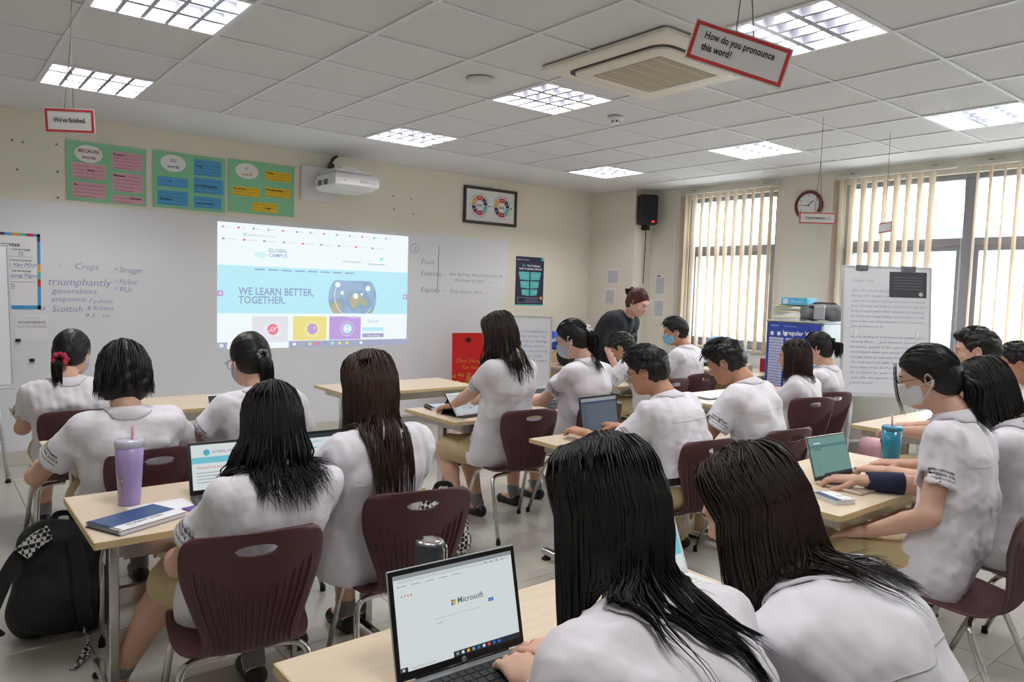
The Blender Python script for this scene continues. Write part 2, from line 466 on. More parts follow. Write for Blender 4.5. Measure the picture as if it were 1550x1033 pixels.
# ceiling cassette air conditioner
r = empty('air_conditioner', (2.62, -3.06, ZC)); tag(r, 'cream ceiling cassette air conditioner with beige intake grille', 'air conditioner')
acm = mat('cream_plastic', (228, 224, 214), .5); acg = mat('beige_grille', (176, 168, 146), .8, noise=.05, nscale=60)
def rsq(h, rad, n=6):
    P = []
    for cx, cy, a0 in ((h-rad, -h+rad, -90), (h-rad, h-rad, 0), (-h+rad, h-rad, 90), (-h+rad, -h+rad, 180)):
        for k in range(n+1): a = math.radians(a0+k*90/n); P.append((cx+rad*math.cos(a), cy+rad*math.sin(a)))
    return P
def rings(specs, m, name, parent, smooth=False):
    """stack of rounded squares (half, radius, z) from outside in"""
    V = []; F = []; n = None
    for h, rad, z in specs:
        P = rsq(h, rad); n = len(P); V += [(x, y, z) for x, y in P]
    for i in range(len(specs)-1):
        for k in range(n): F.append((i*n+k, (i+1)*n+k, (i+1)*n+(k+1) % n, i*n+(k+1) % n))
    F.append(tuple((len(specs)-1)*n+k for k in range(n))[::-1])
    return ob(name, mk_mesh(name, V, F, m, smooth=smooth), parent)
rings([(.455, .02, -.004), (.455, .02, -.022), (.44, .03, -.03), (.37, .09, -.034), (.36, .09, -.034)], acm, 'outer_panel', r)
rings([(.362, .09, -.032), (.362, .09, -.036), (.30, .06, -.0365)], black_m, 'air_slot', r)
rings([(.338, .075, -.034), (.335, .07, -.046), (.30, .05, -.052), (.24, .01, -.052)], acm, 'inner_panel', r)
rings([(.245, .008, -.05), (.245, .008, -.054), (.24, .008, -.055)], acg, 'intake_grille', r)
for k in range(5):
    ob('grille_rib', (G().box(-.24, .24, -.2+.1*k-.002, -.2+.1*k+.002, -.057, -.054), acm), r)

o = ob('ceiling_speaker', (G().lathe([(.088, .0), (.088, -.006), (.07, -.012), (0.02, -.012)], 28, (2.07, -2.15, ZC)), mat('pale_grille', (205, 205, 200), .8, noise=.05, nscale=200)))
tag(o, 'round flat ceiling speaker set in a tile', 'speaker')
r = empty('smoke_detector', (3.35, -2.08, ZC)); tag(r, 'small white smoke detector on the ceiling beside a light', 'smoke detector')
ob('detector_body', (G().lathe([(.055, 0), (.056, -.018), (.05, -.024), (.032, -.026)], 24), white_m), r)
ob('detector_head', (G().lathe([(.03, -.024), (.03, -.045), (.024, -.05)], 20), white_m), r)
for k in range(6): ob('sensor_slot', (G().box(.0295, .0315, -.006, .006, -.042, -.03), black_m), r, rot=(0, 0, k*PI/3))

# ------------------------------------------------------------------ windows, blinds, outside
glass_m = bpy.data.materials.new('window_glass'); glass_m.use_nodes = True
nt = glass_m.node_tree; nt.nodes.remove(nt.nodes['Principled BSDF'])
tr = nt.nodes.new('ShaderNodeBsdfTransparent'); tr.inputs[0].default_value = (.93, .96, .96, 1); gl = nt.nodes.new('ShaderNodeBsdfGlossy'); gl.inputs['Roughness'].default_value = .02
mx = nt.nodes.new('ShaderNodeMixShader'); mx.inputs[0].default_value = .06
nt.links.new(tr.outputs[0], mx.inputs[1]); nt.links.new(gl.outputs[0], mx.inputs[2]); nt.links.new(mx.outputs[0], nt.nodes['Material Output'].inputs[0])
slat_m = bpy.data.materials.new('beige_blind_fabric'); slat_m.use_nodes = True
nt = slat_m.node_tree; b = nt.nodes['Principled BSDF']; b.inputs['Base Color'].default_value = (*lin((232, 222, 208)), 1); b.inputs['Roughness'].default_value = .85
tl = nt.nodes.new('ShaderNodeBsdfTranslucent'); tl.inputs[0].default_value = (*lin((226, 206, 180)), 1); mx = nt.nodes.new('ShaderNodeMixShader'); mx.inputs[0].default_value = .45
nt.links.new(b.outputs[0], mx.inputs[1]); nt.links.new(tl.outputs[0], mx.inputs[2]); nt.links.new(mx.outputs[0], nt.nodes['Material Output'].inputs[0])
def window(n, y0, y1, mull):
    r = struct(empty('window_%d' % n)); TR = 2.06
    g = G(); xf0, xf1 = XR+.06, XR+.13; t = .05
    g.box(xf0, xf1, y0, y0+t, SILL, HEAD, .004).box(xf0, xf1, y1-t, y1, SILL, HEAD, .004).box(xf0, xf1, y0+t, y1-t, SILL, SILL+t, .004).box(xf0, xf1, y0+t, y1-t, HEAD-t, HEAD, .004)
    ob('window_frame', (g, alu_m), r)
    cuts = [y0+t]+[m for m in mull]+[y1-t]
    for m in mull: ob('mullion', (G().box(xf0-.01, xf1, m-.045, m+.045, SILL+t, HEAD-t, .004), alu_m), r)
    for a, b in zip(cuts[:-1], cuts[1:]):
        ob('transom', (G().box(xf0+.002, xf1-.002, a+.0, b, TR-.035, TR+.035, .004), alu_m), r)
        g = G(); e = .045
        a2, b2 = a+(.045 if a in mull else 0), b-(.045 if b in mull else 0)
        g.box(xf0+.015, xf1-.015, a2, a2+e, SILL+t, TR-.035).box(xf0+.015, xf1-.015, b2-e, b2, SILL+t, TR-.035).box(xf0+.015, xf1-.015, a2+e, b2-e, SILL+t, SILL+t+e).box(xf0+.015, xf1-.015, a2+e, b2-e, TR-.035-e, TR-.035)
        ob('sash', (g, alu_m), r)
        ob('glass_pane', (G().box(XR+.095, XR+.099, a2+e, b2-e, SILL+t+e, TR-.035-e), glass_m), r)
        ob('glass_pane', (G().box(XR+.095, XR+.099, a2, b2, TR+.035, HEAD-t), glass_m), r)
    ob('window_sill', (G().box(XR-.03, XR+.06, y0-.02, y1+.02, SILL-.025, SILL, .004), mat('sill_stone', (214, 210, 204), .4)), r)
    return r
window(1, -1.45, -.27, [])
window(2, -4.75, -2.17, [-3.3])
window(3, -7.5, -5.45, [-6.4])
slat_me = {}
def slat_mesh(L):
    if L in slat_me: return slat_me[L]
    V = []; F = []; n = 5; w = .045
    for side in (0, 1):
        for k in range(n):
            x = -w+2*w*k/(n-1); y = .010*(1-(x/w)**2)+side*.0012
            V += [(y, x, 0), (y, x, -L)]
    for k in range(n-1): F.append((2*k, 2*k+1, 2*k+3, 2*k+2)); o = 2*n; F.append((o+2*k+2, o+2*k+3, o+2*k+1, o+2*k))
    slat_me[L] = mk_mesh('slat', V, F, slat_m, smooth=True); return slat_me[L]
def blind(y0, y1, lab, gathered=0, ang=58, L=1.79, z=2.70, gap=None):
    r = empty('vertical_blind', (XR-.07, 0, z)); tag(r, lab, 'blind')
    ob('head_rail', (G().box(-.02, .02, y0-.06, y1+.06, 0, .035, .004), mat('rail_white', (206, 202, 192), .5)), r)
    for yb in (y0+.12, y1-.12): ob('rail_bracket', (G().box(-.006, .07, yb-.015, yb+.015, .034, .045).box(-.006, .0, yb-.015, yb+.015, .03, .045), alu_m), r)
    n = max(2, int((y1-y0)/.098)); me = slat_mesh(L); rs = random.Random(int(y0*100))
    for k in range(n):
        y = y1-.03-(y1-y0-.06)*k/(n-1)
        if gap and gap[0] < y < gap[1]: continue
        a = ang+rs.uniform(-7, 7)
        o = ob('slat', me, r, (0, y, -.012), (rs.uniform(-.004, .004), rs.uniform(-.004, .004), math.radians(a)))
        ob('slat_hanger', (G().box(-.004, .004, y-.004, y+.004, -.014, .002), white_m), r)
    for k in range(gathered):
        o = ob('slat', me, r, (0.0+.004*k, y1+.01-.028*k, -.012), (0, 0, math.radians(18+6*k)))
    g = G().tube([(-.03, y1+.05, .0), (-.032, y1+.055, -.7), (-.03, y1+.06, -1.45)], .0025, 5); ob('pull_cord', (g, white_m), r)
blind(-1.45, -.28, 'beige vertical blind over the narrow window by the person in black', 2, ang=-86)
blind(-3.16, -2.17, 'left section of beige vertical blind on the wide window behind the whiteboard easel', 2, ang=-98, gap=(-3.2, -3.1))
blind(-4.75, -3.36, 'right section of beige vertical blind on the wide window', 0, ang=-88)
blind(-7.5, -5.45, 'beige vertical blind on the window out of frame', 0, ang=-88)

# outside: neighbouring building, ground
bw = mat('outside_render', (226, 224, 220), .8, noise=.03, nscale=1.); teal = mat('teal_roofing', (120, 170, 172), .6); gw = mat('outside_glass', (140, 172, 176), .2)
r = empty('neighbour_building', (15, -4, -3)); tag(r, 'pale neighbouring building with teal bands seen through the blinds', 'building')
ob('facade', (G().box(0, 3, -14, 16, 0, 4.9), bw), r)
ob('parapet', (G().box(-.25, 3, -14, 16, 4.9, 5.05), mat('parapet_white', (240, 240, 238), .7)), r)
ob('roof_band', (G().box(-.1, 2.6, -14, 16, 5.05, 5.95), teal), r)
ob('roof_cap', (G().box(-.3, 3, -14, 16, 5.95, 6.1), bw), r)
for k in range(9):
    y = -12+3*k
    ob('building_window', (G().box(-.04, .02, y, y+1.5, 2.3, 4.2), gw), r); ob('window_surround', (G().box(-.07, 0, y-.08, y, 2.2, 4.3).box(-.07, 0, y+1.5, y+1.58, 2.2, 4.3).box(-.07, 0, y, y+1.5, 2.2, 2.3).box(-.07, 0, y, y+1.5, 4.2, 4.3), bw), r)
struct(ob('ground_outside', (G().box(6.9, 40, -30, 30, -3.2, -3.0), mat('paving', (190, 188, 184), .9))))

# ------------------------------------------------------------------ chairs
shell_m = mat('maroon_plastic', (78, 40, 47), .38, bump=.12, bscale=900.)
def catmull(P, n):
    P = np.array(P, float); out = []
    Q = np.vstack([2*P[0]-P[1], P, 2*P[-1]-P[-2]])
    for i in range(len(P)-1):
        p0, p1, p2, p3 = Q[i:i+4]
        for k in range(n):
            t = k/n; out.append(.5*((2*p1)+(-p0+p2)*t+(2*p0-5*p1+4*p2-p3)*t*t+(-p0+3*p1-3*p2+p3)*t**3))
    out.append(P[-1]); return np.array(out)
def chair_shell():
    # y, z, half width
    prof = [(.225, .37, .165), (.212, .403, .185), (.15, .422, .203), (.05, .414, .208), (-.05, .4, .2), (-.125, .398, .172), (-.172, .42, .142), (-.2, .475, .138), (-.221, .56, .168), (-.24, .65, .196), (-.254, .725, .202), (-.263, .775, .192), (-.267, .802, .166)]
    C_ = catmull(prof, 5); ns = len(C_); nt_ = 33
    tan = np.gradient(C_[:, :2], axis=0); tan /= np.linalg.norm(tan, axis=1)[:, None]
    nrm = np.stack([-tan[:, 1], tan[:, 0]], 1)          # points to the sitter's side
    nrm *= np.sign((nrm @ np.array([.6, .8])))[:, None]
    sb = np.clip((C_[:, 1]-.45)/.2, 0, 1); sb = np.where(C_[:, 0] < -.1, sb, 0)
    def pt(i, t, off):
        y, z, w = C_[i]
        x = w*t
        wrap = (.012+.038*sb[i])*t*t
        y2 = y+nrm[i, 0]*(wrap+off); z2 = z+nrm[i, 1]*(wrap+off)
        z2 -= .02*t*t*max(0, (i-(ns-12))/12) if i > ns-12 else 0
        return (x, y2, z2)
    ts = np.linspace(-1, 1, nt_)
    hc = np.array([0, .747]); hr = np.array([.062, .0165])
    V0 = np.zeros((ns, nt_, 2)); keep = np.ones((ns-1, nt_-1), bool)
    grid = [[np.array(pt(i, t, 0)) for t in ts] for i in range(ns)]
    # handle slot: snap the grid around an ellipse on the backrest
    hole = np.zeros((ns, nt_), bool)
    for i in range(ns):
        for j in range(nt_):
            p = grid[i][j]
            if p[1] < -.2 and abs(p[0]) < .1:
                q = (np.array([p[0], p[2]])-hc)/hr; L = np.linalg.norm(q)
                if L < 1.0: hole[i, j] = True
    T = np.tile(ts, (ns, 1)); OFF = {}
    V = []; idx = -np.ones((2, ns, nt_), int)
    for side, off in ((0, .0035), (1, -.0035)):
        for i in range(ns):
            for j in range(nt_):
                p = np.array(pt(i, ts[j], off))
                if p[1] < -.19 and abs(p[0]) < .12:
                    q = (np.array([p[0], p[2]])-hc)/hr; L = np.linalg.norm(q)
                    if .55 < L < 1.0 or (1.0 <= L < 1.12): p[0], p[2] = hc+q/L*hr
                idx[side, i, j] = len(V); V.append(p)
    F = []; cells = np.ones((ns-1, nt_-1), bool)
    for i in range(ns-1):
        for j in range(nt_-1):
            if hole[i, j] and hole[i+1, j] and hole[i, j+1] and hole[i+1, j+1]: cells[i, j] = False
            else:
                c = np.mean([V[idx[0, a, b]] for a in (i, i+1) for b in (j, j+1)], 0)
                if c[1] < -.19 and np.linalg.norm((np.array([c[0], c[2]])-hc)/hr) < .97: cells[i, j] = False
    for i in range(ns-1):
        for j in range(nt_-1):
            if not cells[i, j]: continue
            a, b, c, d = idx[0, i, j], idx[0, i, j+1], idx[0, i+1, j+1], idx[0, i+1, j]; F.append((a, b, c, d))
            a, b, c, d = idx[1, i, j], idx[1, i, j+1], idx[1, i+1, j+1], idx[1, i+1, j]; F.append((d, c, b, a))
            for (di, dj, e0, e1) in ((-1, 0, (i, j), (i, j+1)), (1, 0, (i+1, j+1), (i+1, j)), (0, -1, (i+1, j), (i, j)), (0, 1, (i, j+1), (i+1, j+1))):
                ii, jj = i+di, j+dj
                if not (0 <= ii < ns-1 and 0 <= jj < nt_-1) or not cells[ii, jj]:
                    F.append((idx[0][e0], idx[1][e0], idx[1][e1], idx[0][e1]))
    # moulded ribs on the rear of the backrest
    NR = 15
    for k in range(NR):
        u = (k-(NR-1)/2)/((NR-1)/2)
        top = .625+.085*abs(u)**1.6; t = u*.86
        ii = [i for i in range(ns) if C_[i, 0] < -.13 and .405 < C_[i, 1] < top and i > 28]
        if len(ii) < 3: continue
        base = len(V)
        for m, i in enumerate(ii):
            e = .0075*math.sin(min(1, m/3)*PI/2)*(1-.0*m); e = e if m < len(ii)-2 else e*(.9 if m == len(ii)-2 else .15)
            tt = t*.96
            for dx, o in ((-.0042, -.002), (-.001, -.0035-e), (.001, -.0035-e), (.0042, -.002)):
                p = np.array(pt(i, tt, o)); p[0] += dx; V.append(p)
        for m in range(len(ii)-1):
            for q in range(3):
                a = base+m*4+q; F.append((a, a+4, a+5, a+1))
    me = mk_mesh('seat_shell', np.array(V), F, shell_m, smooth=True)
    return me
def bend(P, r=.04, n=5):
    """round the corners of a polyline"""
    P = [Vector(p) for p in P]; out = [P[0]]
    for a, b, c in zip(P[:-2], P[1:-1], P[2:]):
        u = (a-b).normalized(); v = (c-b).normalized(); s, e = b+u*r, b+v*r
        for k in range(n+1):
            t = k/n; out.append((1-t)**2*s+2*t*(1-t)*b+t*t*e)
    out.append(P[-1]); return out
shell_me = chair_shell()
def leg_mesh(sx, front):
    if front: P = [(sx*.06, .07, .392), (sx*.19, .085, .388), (sx*.222, .225, .012)]
    else: P = [(sx*.06, -.075, .376), (sx*.185, -.085, .372), (sx*.222, -.245, .012)]
    return G().tube(bend(P, .055), .0115, 10).mesh('leg', chrome_m)
leg_mes = {(s, f): leg_mesh(s, f) for s in (-1, 1) for f in (True, False)}
cap_me = G().lathe([(.0135, 0), (.014, .012), (.0125, .03)], 12).mesh('foot_cap', rubber_m)
rail_me = G().box(-.012, .012, -.11, .12, .377, .388, .002).mesh('seat_rail', chrome_m)
def chair(x, y, rz, label, group='maroon plastic chairs'):
    r = empty('school_chair', (x, y, 0), rz); tag(r, label, 'chair', group)
    ob('seat_shell', shell_me, r)
    for (s, f), me in leg_mes.items():
        l = ob('leg', me, r); ob('foot_cap', cap_me, l, (s*.222, .225 if f else -.245, 0))
    for s in (-1, 1): ob('seat_rail', rail_me, r, (s*.07, 0, 0))
    return r

# ------------------------------------------------------------------ tables
top_m = mat('pale_maple_laminate', (220, 201, 176), .42, noise=.035, nscale=6., stretch=(1, 9, 1))
edge_m = mat('maple_edge_band', (204, 180, 134), .5, noise=.04, nscale=10.)
TH = .69
def table_parts(w=1.2, d=.6):
    h = w/2
    P = {}
    P['tabletop'] = G().box(-h+.002, h-.002, -d/2+.002, d/2-.002, TH-.024, TH, .0015).mesh('tabletop', top_m)
    g = G()
    for a in ((-h, h, -d/2, -d/2+.0025), (-h, h, d/2-.0025, d/2), (-h, -h+.0025, -d/2, d/2), (h-.0025, h, -d/2, d/2)): g.box(*a, TH-.0235, TH-.0008)
    P['edge_band'] = g.mesh('edge_band', edge_m)
    g = G()
    i = .045
    g.box(-h+.09, h-.09, -d/2+i, -d/2+i+.02, TH-.085, TH-.024, .002).box(-h+.09, h-.09, d/2-i-.02, d/2-i, TH-.085, TH-.024, .002)
    g.box(-h+.075, -h+.09, -d/2+i, d/2-i, TH-.075, TH-.024, .002).box(h-.09, h-.075, -d/2+i, d/2-i, TH-.075, TH-.024, .002)
    P['apron'] = g.mesh('apron', brushed_m)
    P['leg'] = G().box(-.016, .016, -.032, .032, .05, TH-.03, .003).mesh('leg', chrome_m)
    P['foot_bar'] = G().box(-.02, .02, -.265, .265, .028, .062, .004).mesh('foot_bar', chrome_m)
    P['rubber_foot'] = G().lathe([(.026, 0), (.026, .008), (.014, .012), (.012, .03)], 14).mesh('rubber_foot', rubber_m)
    P['stretcher'] = G().box(-h+.12, h-.12, -.014, .014, .36, .42, .003).mesh('stretcher', brushed_m)
    return P
TP = table_parts()
def table(x0, yfar, label, rz=0., P=TP, w=1.2, d=.6):
    r = empty('school_table', (x0+w/2, yfar-d/2, 0), rz); tag(r, label, 'table', 'classroom tables')
    for n in ('tabletop', 'apron', 'stretcher'): ob(n, P[n], r)
    ob('edge_band', P['edge_band'], r.children[0])
    for s in (-1, 1):
        ob('leg', P['leg'], r, (s*(w/2-.105), 0, 0))
        f = ob('foot_bar', P['foot_bar'], r, (s*(w/2-.105), 0, 0))
        for e in (-1, 1): ob('rubber_foot', P['rubber_foot'], f, (0, e*.24, 0))
    return r
table(-.21, -.38, 'pale wood table at far left by the easel and the person with red scrunchie')
table(-.19, -1.62, 'pale wood table between the two left rows, left of the white tablet')
table(-.24, -2.77, 'pale wood table with the purple tumbler and spiral diary on it')
table(-.07, -4.39, 'pale wood table at the bottom edge of the photo under the open black laptop')
table(1.86, -.25, 'empty pale wood table near the front wall beside the red bag')
table(1.9, -1.62, 'pale wood table with the tablet in black folio on it')
table(1.98, -2.82, 'pale wood table in front of the person with glasses and belt')
table(2.05, -3.96, 'pale wood table carrying the teal tumbler and gold laptop')
table(4.15, -3.55, 'pale wood table at right behind the teal tumbler')
table(4.02, -2.03, 'pale wood table with an open ring binder beyond the bowing person')
table(4.12, -.9, 'pale wood table the person in black tee shirt leans over')
table(4.78, .38, 'pale wood table with the black bag under the poster wall')

CH = [(.03, -1.16, 0, 'maroon chair under the person with red scrunchie'), (.12, -2.33, .06, 'maroon chair behind the purple tumbler'), (.66, -2.33, 0, 'maroon chair under the person just below the projection'),
      (.13, -3.6, -.16, 'large maroon chair in the left foreground beside the diary table'), (.77, -3.49, -.22, 'maroon chair behind the thermos flask'), (2.25, -2.33, -.12, 'maroon chair with chrome legs in the aisle under the person using the tablet'),
      (2.8, -2.36, 0, 'maroon chair under the masked person with white beaded hair tie'), (2.46, -3.48, -.12, 'maroon chair under the person with glasses and black belt'), (3.10, -3.53, -.1, 'maroon chair just behind the gold laptop'),
      (4.42, -1.66, -.12, 'maroon chair under the person bending low over the desk'), (5.03, -1.52, -.1, 'maroon chair under the person in light blue mask'), (4.50, -2.93, -.35, 'maroon chair nearer of the two chairs before the verb poster'),
      (4.95, -2.84, -.3, 'maroon chair further of the two chairs before the verb poster'), (2.40, -4.86, .05, 'maroon chair at the right edge under the person in white mask'), (2.92, -4.95, 0, 'maroon chair under the person leaning behind the white masked person'),
      (4.12, -4.44, 0, 'maroon chair under the upright person before the wide window'), (4.78, -4.44, 0, 'maroon chair under the person cut off by the right edge'), (.26, -5.32, 0, 'maroon chair under the nearest person at the foreground laptop'), (.72, -5.28, 0, 'maroon chair under the person bending forward in the right foreground')]
for c in CH: chair(*c)

# ------------------------------------------------------------------ people
S = 1.06                 # body scale
skin_ms = {'light': mat('skin_light', (214, 170, 148), .55, noise=.03, nscale=30), 'mid': mat('skin_tan', (190, 140, 112), .55, noise=.03, nscale=30), 'pale': mat('skin_pale', (226, 180, 166), .55, noise=.03, nscale=30)}
def hair_mat(name, c, rough=.46):
    m = mat(name, c, rough, spec=.38, noise=.25, nscale=14., stretch=(6, 6, 1)); return m
hair_ms = {'black': hair_mat('black_hair', (19, 17, 18)), 'dark': hair_mat('dark_brown_hair', (42, 29, 25)), 'brown': hair_mat('brown_hair', (54, 36, 29)), 'auburn': hair_mat('auburn_hair', (78, 38, 34))}
shirt_m = mat('white_shirt_cotton', (226, 223, 231), .8, bump=.25, bscale=14., sheen=.1)
seam_m = mat('shirt_stitching', (200, 198, 208), .85)
khaki_m = mat('khaki_cotton', (198, 178, 138), .8, bump=.25, bscale=14., noise=.05, nscale=6)
tee_m = mat('black_tee_cotton', (26, 27, 36), .8, bump=.2, bscale=18.)
navy_m = mat('navy_knit', (30, 38, 66), .85)
mask_white = mat('white_mask_cloth', (226, 228, 232), .8); mask_blue = mat('blue_mask_cloth', (128, 184, 214), .8); mask_grey = mat('grey_mask_cloth', (172, 180, 200), .8)
shoe_m = mat('black_shoe_leather', (20, 20, 22), .4); sock_m = mat('grey_sock', (120, 120, 124), .9)
eye_m = mat('eye_white', (225, 222, 218), .3); iris_m = mat('dark_iris', (28, 18, 14), .2); lip_m = mat('lip_skin', (180, 108, 100), .5)
badge_m = mat('white_badge_print', (225, 225, 225), .7); belt_m = mat('black_belt_leather', (20, 18, 18), .45)

def nv(v): v = np.array(v, float); return v/np.linalg.norm(v)
def rotm(yaw, pitch, roll=0.):
    """columns: right, forward, up of a head turned by yaw (to its left +), pitched down +"""
    cy, sy = math.cos(yaw), math.sin(yaw); cp, sp = math.cos(pitch), math.sin(pitch); cr, sr = math.cos(roll), math.sin(roll)
    Rz = np.array([[cy, -sy, 0], [sy, cy, 0], [0, 0, 1]]); Rx = np.array([[1, 0, 0], [0, cp, sp], [0, -sp, cp]]); Ry = np.array([[cr, 0, sr], [0, 1, 0], [-sr, 0, cr]])
    return Rz @ Rx @ Ry
def bvh_of(V, F): return BVHTree.FromPolygons([tuple(v) for v in V], [tuple(f) for f in F])

# one relaxed hand, fingers along +y, palm towards -z, thumb on +x side (a left hand seen from above)
def make_hand(curl=.5, spread=.06):
    f = SDF((-.065, -.05, -.09), (.075, .2, .04), .0032)
    f.cone((0, -.045, 0), (0, .0, 0), .024, .026, .01, sq=((0, 0, 1), .72))
    f.cone((-.02, .02, 0), (-.022, .075, .0), .02, .017, .014, sq=((0, 0, 1), .75)); f.cone((.012, .02, 0), (.018, .08, .0), .021, .017, .014, sq=((0, 0, 1), .75)); f.cone((-.004, .02, .002), (-.002, .08, .003), .02, .018, .014, sq=((0, 0, 1), .75))
    for i, (x, L, c) in enumerate(((.027, .070, .9), (.008, .078, 1.), (-.012, .072, 1.05), (-.031, .056, 1.15))):
        p = np.array((x, .078 - abs(x-.004)*.25, .002)); a = -.25*curl*c; sp = (x-.0)*spread/.03
        for sgm, (fr, r0, r1) in enumerate(((.45, .0088, .0082), (.3, .0082, .0074), (.25, .0074, .0062))):
            d = np.array((math.sin(sp)*math.cos(a), math.cos(sp)*math.cos(a), math.sin(a))); q = p+d*L*fr
            f.cone(p, q, r0, r1, .004); p = q; a -= .62*curl*c
    p = np.array((.024, .012, -.006))
    for d, L, r0, r1 in (((.62, .72, -.3), .036, .0125, .0105), ((.38, .88, -.28), .03, .0102, .009), ((.2, .95, -.2), .024, .009, .0068)):
        q = p+nv(d)*L; f.cone(p, q, r0, r1, .006); p = q
    return f.mesh()
HAND = {'rest': make_hand(.55), 'type': make_hand(.75, .09), 'flat': make_hand(.2), 'fist': make_hand(1.5, .02)}

def head_field(face=True, male=False):
    """skin of the head in head space: origin mid-skull, +y forward, +z up"""
    f = SDF((-.1, -.125, -.2), (.1, .135, .14), .0042)
    f.ell((0, -.012, .022), (.073, .092, .09), k=.01)
    f.ell((0, .018, -.03), (.062, .07, .082), k=.03)
    f.ell((0, .045, -.082), (.034+.004*male, .034, .028), k=.035)
    f.cone((-.045, .0, -.06), (-.022, .05, -.088), .022, .018, .03); f.cone((.045, .0, -.06), (.022, .05, -.088), .022, .018, .03)
    f.ell((-.036, .058, -.032), (.024, .02, .022), k=.02); f.ell((.036, .058, -.032), (.024, .02, .022), k=.02)
    if face:
        f.cone((-.03, .076, .012), (.03, .076, .012), .012, k=.02)
        for s in (-1, 1): f.ell((s*.031, .091, -.008), (.018, .014, .012), k=.012, op='sub')
        f.cone((0, .083, .0), (0, .099, -.03), .007, .0095, .012); f.ell((-.011, .09, -.034), (.008, .009, .007), k=.008); f.ell((.011, .09, -.034), (.008, .009, .007), k=.008)
        f.cone((-.016, .079, -.058), (.016, .079, -.058), .0065, k=.008); f.cone((-.014, .078, -.067), (.014, .078, -.067), .007, k=.006)
    for s in (-1, 1):
        f.ell((s*.077, -.012, -.012), (.009, .02, .031), rotm(-s*.35, 0), k=.008); f.ell((s*.084, -.006, -.012), (.006, .011, .018), rotm(-s*.35, 0), k=.004, op='sub')
    f.cone((0, -.03, -.05), (0, -.045, -.2), .05, .052, .03)
    return f.mesh()
HEADV = {m: head_field(True, m) for m in (False, True)}

def ik(a, b, l1, l2, pole):
    a, b = np.array(a, float), np.array(b, float); d = b-a; L = np.linalg.norm(d); L2 = min(L, (l1+l2)*.995)
    u = d/L; x = (l1*l1-l2*l2+L2*L2)/(2*L2); h = math.sqrt(max(l1*l1-x*x, 1e-6))
    p = np.array(pole, float); p = p-u*(p@u); p /= np.linalg.norm(p)
    return a+u*x+p*h, a+u*L2

def strands(paths, width, seg_taper=True):
    """paths (n, m, 3) -> thin three-sided tapered locks"""
    P = np.asarray(paths, float); n, m, _ = P.shape
    T = np.gradient(P, axis=1); T /= np.linalg.norm(T, axis=2, keepdims=True)+1e-9
    ref = np.tile(np.array([.31, .17, .93]), (n, m, 1)); ref[np.abs((T*ref).sum(2)) > .95] = (1, 0, 0)
    A = np.cross(T, ref); A /= np.linalg.norm(A, axis=2, keepdims=True)+1e-9; B = np.cross(T, A)
    w = np.asarray(width)*np.ones((n, 1)); s = np.linspace(0, 1, m); prof = np.minimum(1, s*6+.35)*np.where(s > .7, 1-(s-.7)/.3*.9, 1.)
    R = w*prof[None]
    V = np.stack([P+A*(R*math.cos(a))[..., None]+B*(R*math.sin(a)*.7)[..., None] for a in (0, 2.1, 4.2)], 2)   # n,m,3,3
    V = V.reshape(-1, 3)
    i = np.arange(n)[:, None, None]*m*3; j = np.arange(m-1)[None, :, None]*3; k = np.arange(3)[None, None]; k2 = (k+1) % 3
    F = np.stack([i+j+k, i+j+k2, i+j+3+k2, i+j+3+k], -1).reshape(-1, 4)
    return V, F

def skull(az, el, r=1.):
    """point on the hair surface in head space; az 0 = front, + to the left (-x), el up from the equator"""
    return np.array((-.083*r*math.cos(el)*math.sin(az), -.012+.102*r*math.cos(el)*math.cos(az), .022+.1*r*math.sin(el)))

def hair_cap(style, rs):
    f = SDF((-.12, -.15, -.17), (.12, .14, .16), .005)
    f.ell((0, -.014, .024), (.083, .102, .101), k=0)
    if style == 'short':
        f.ell((0, -.03, .0), (.081, .09, .098), k=.03)
        f.plane((0, .072, .062), (0, .84, -.54), k=.012)
        f.ell((0, .042, .084), (.06, .048, .03), k=.02)
        f.plane((0, 0, -.088), (0, .3, -1), k=.015)
        for s_ in (-1, 1): f.ell((s_*.085, .0, -.022), (.026, .028, .036), k=.008, op='sub')
        f.warp(int(rs.rand()*999), .0034, 95., 8)
    elif style == 'bob':
        f.ell((0, -.025, -.035), (.094, .098, .12), k=.03); f.plane((0, .07, .045), (0, .8, -.6), k=.02); f.plane((0, 0, -.14), (0, .1, -1), k=.02)
        f.warp(int(rs.rand()*999), .003, 70., 8)
    elif style == 'tied':
        f.ell((0, -.03, -.02), (.078, .088, .09), k=.02); f.plane((0, .083, .06), (0, .76, -.65), k=.012); f.plane((0, -.02, -.075), (0, .35, -.94), k=.02)
        f.warp(int(rs.rand()*999), .0012, 90., 6)
    else:   # loose
        f.ell((0, -.024, -.02), (.082, .088, .1), k=.03); f.plane((0, .082, .055), (0, .8, -.6), k=.02)
        f.cone((0, -.045, -.06), (0, -.05, -.13), .062, .05, .03)
        f.warp(int(rs.rand()*999), .0016, 80., 6)
    return f.mesh()

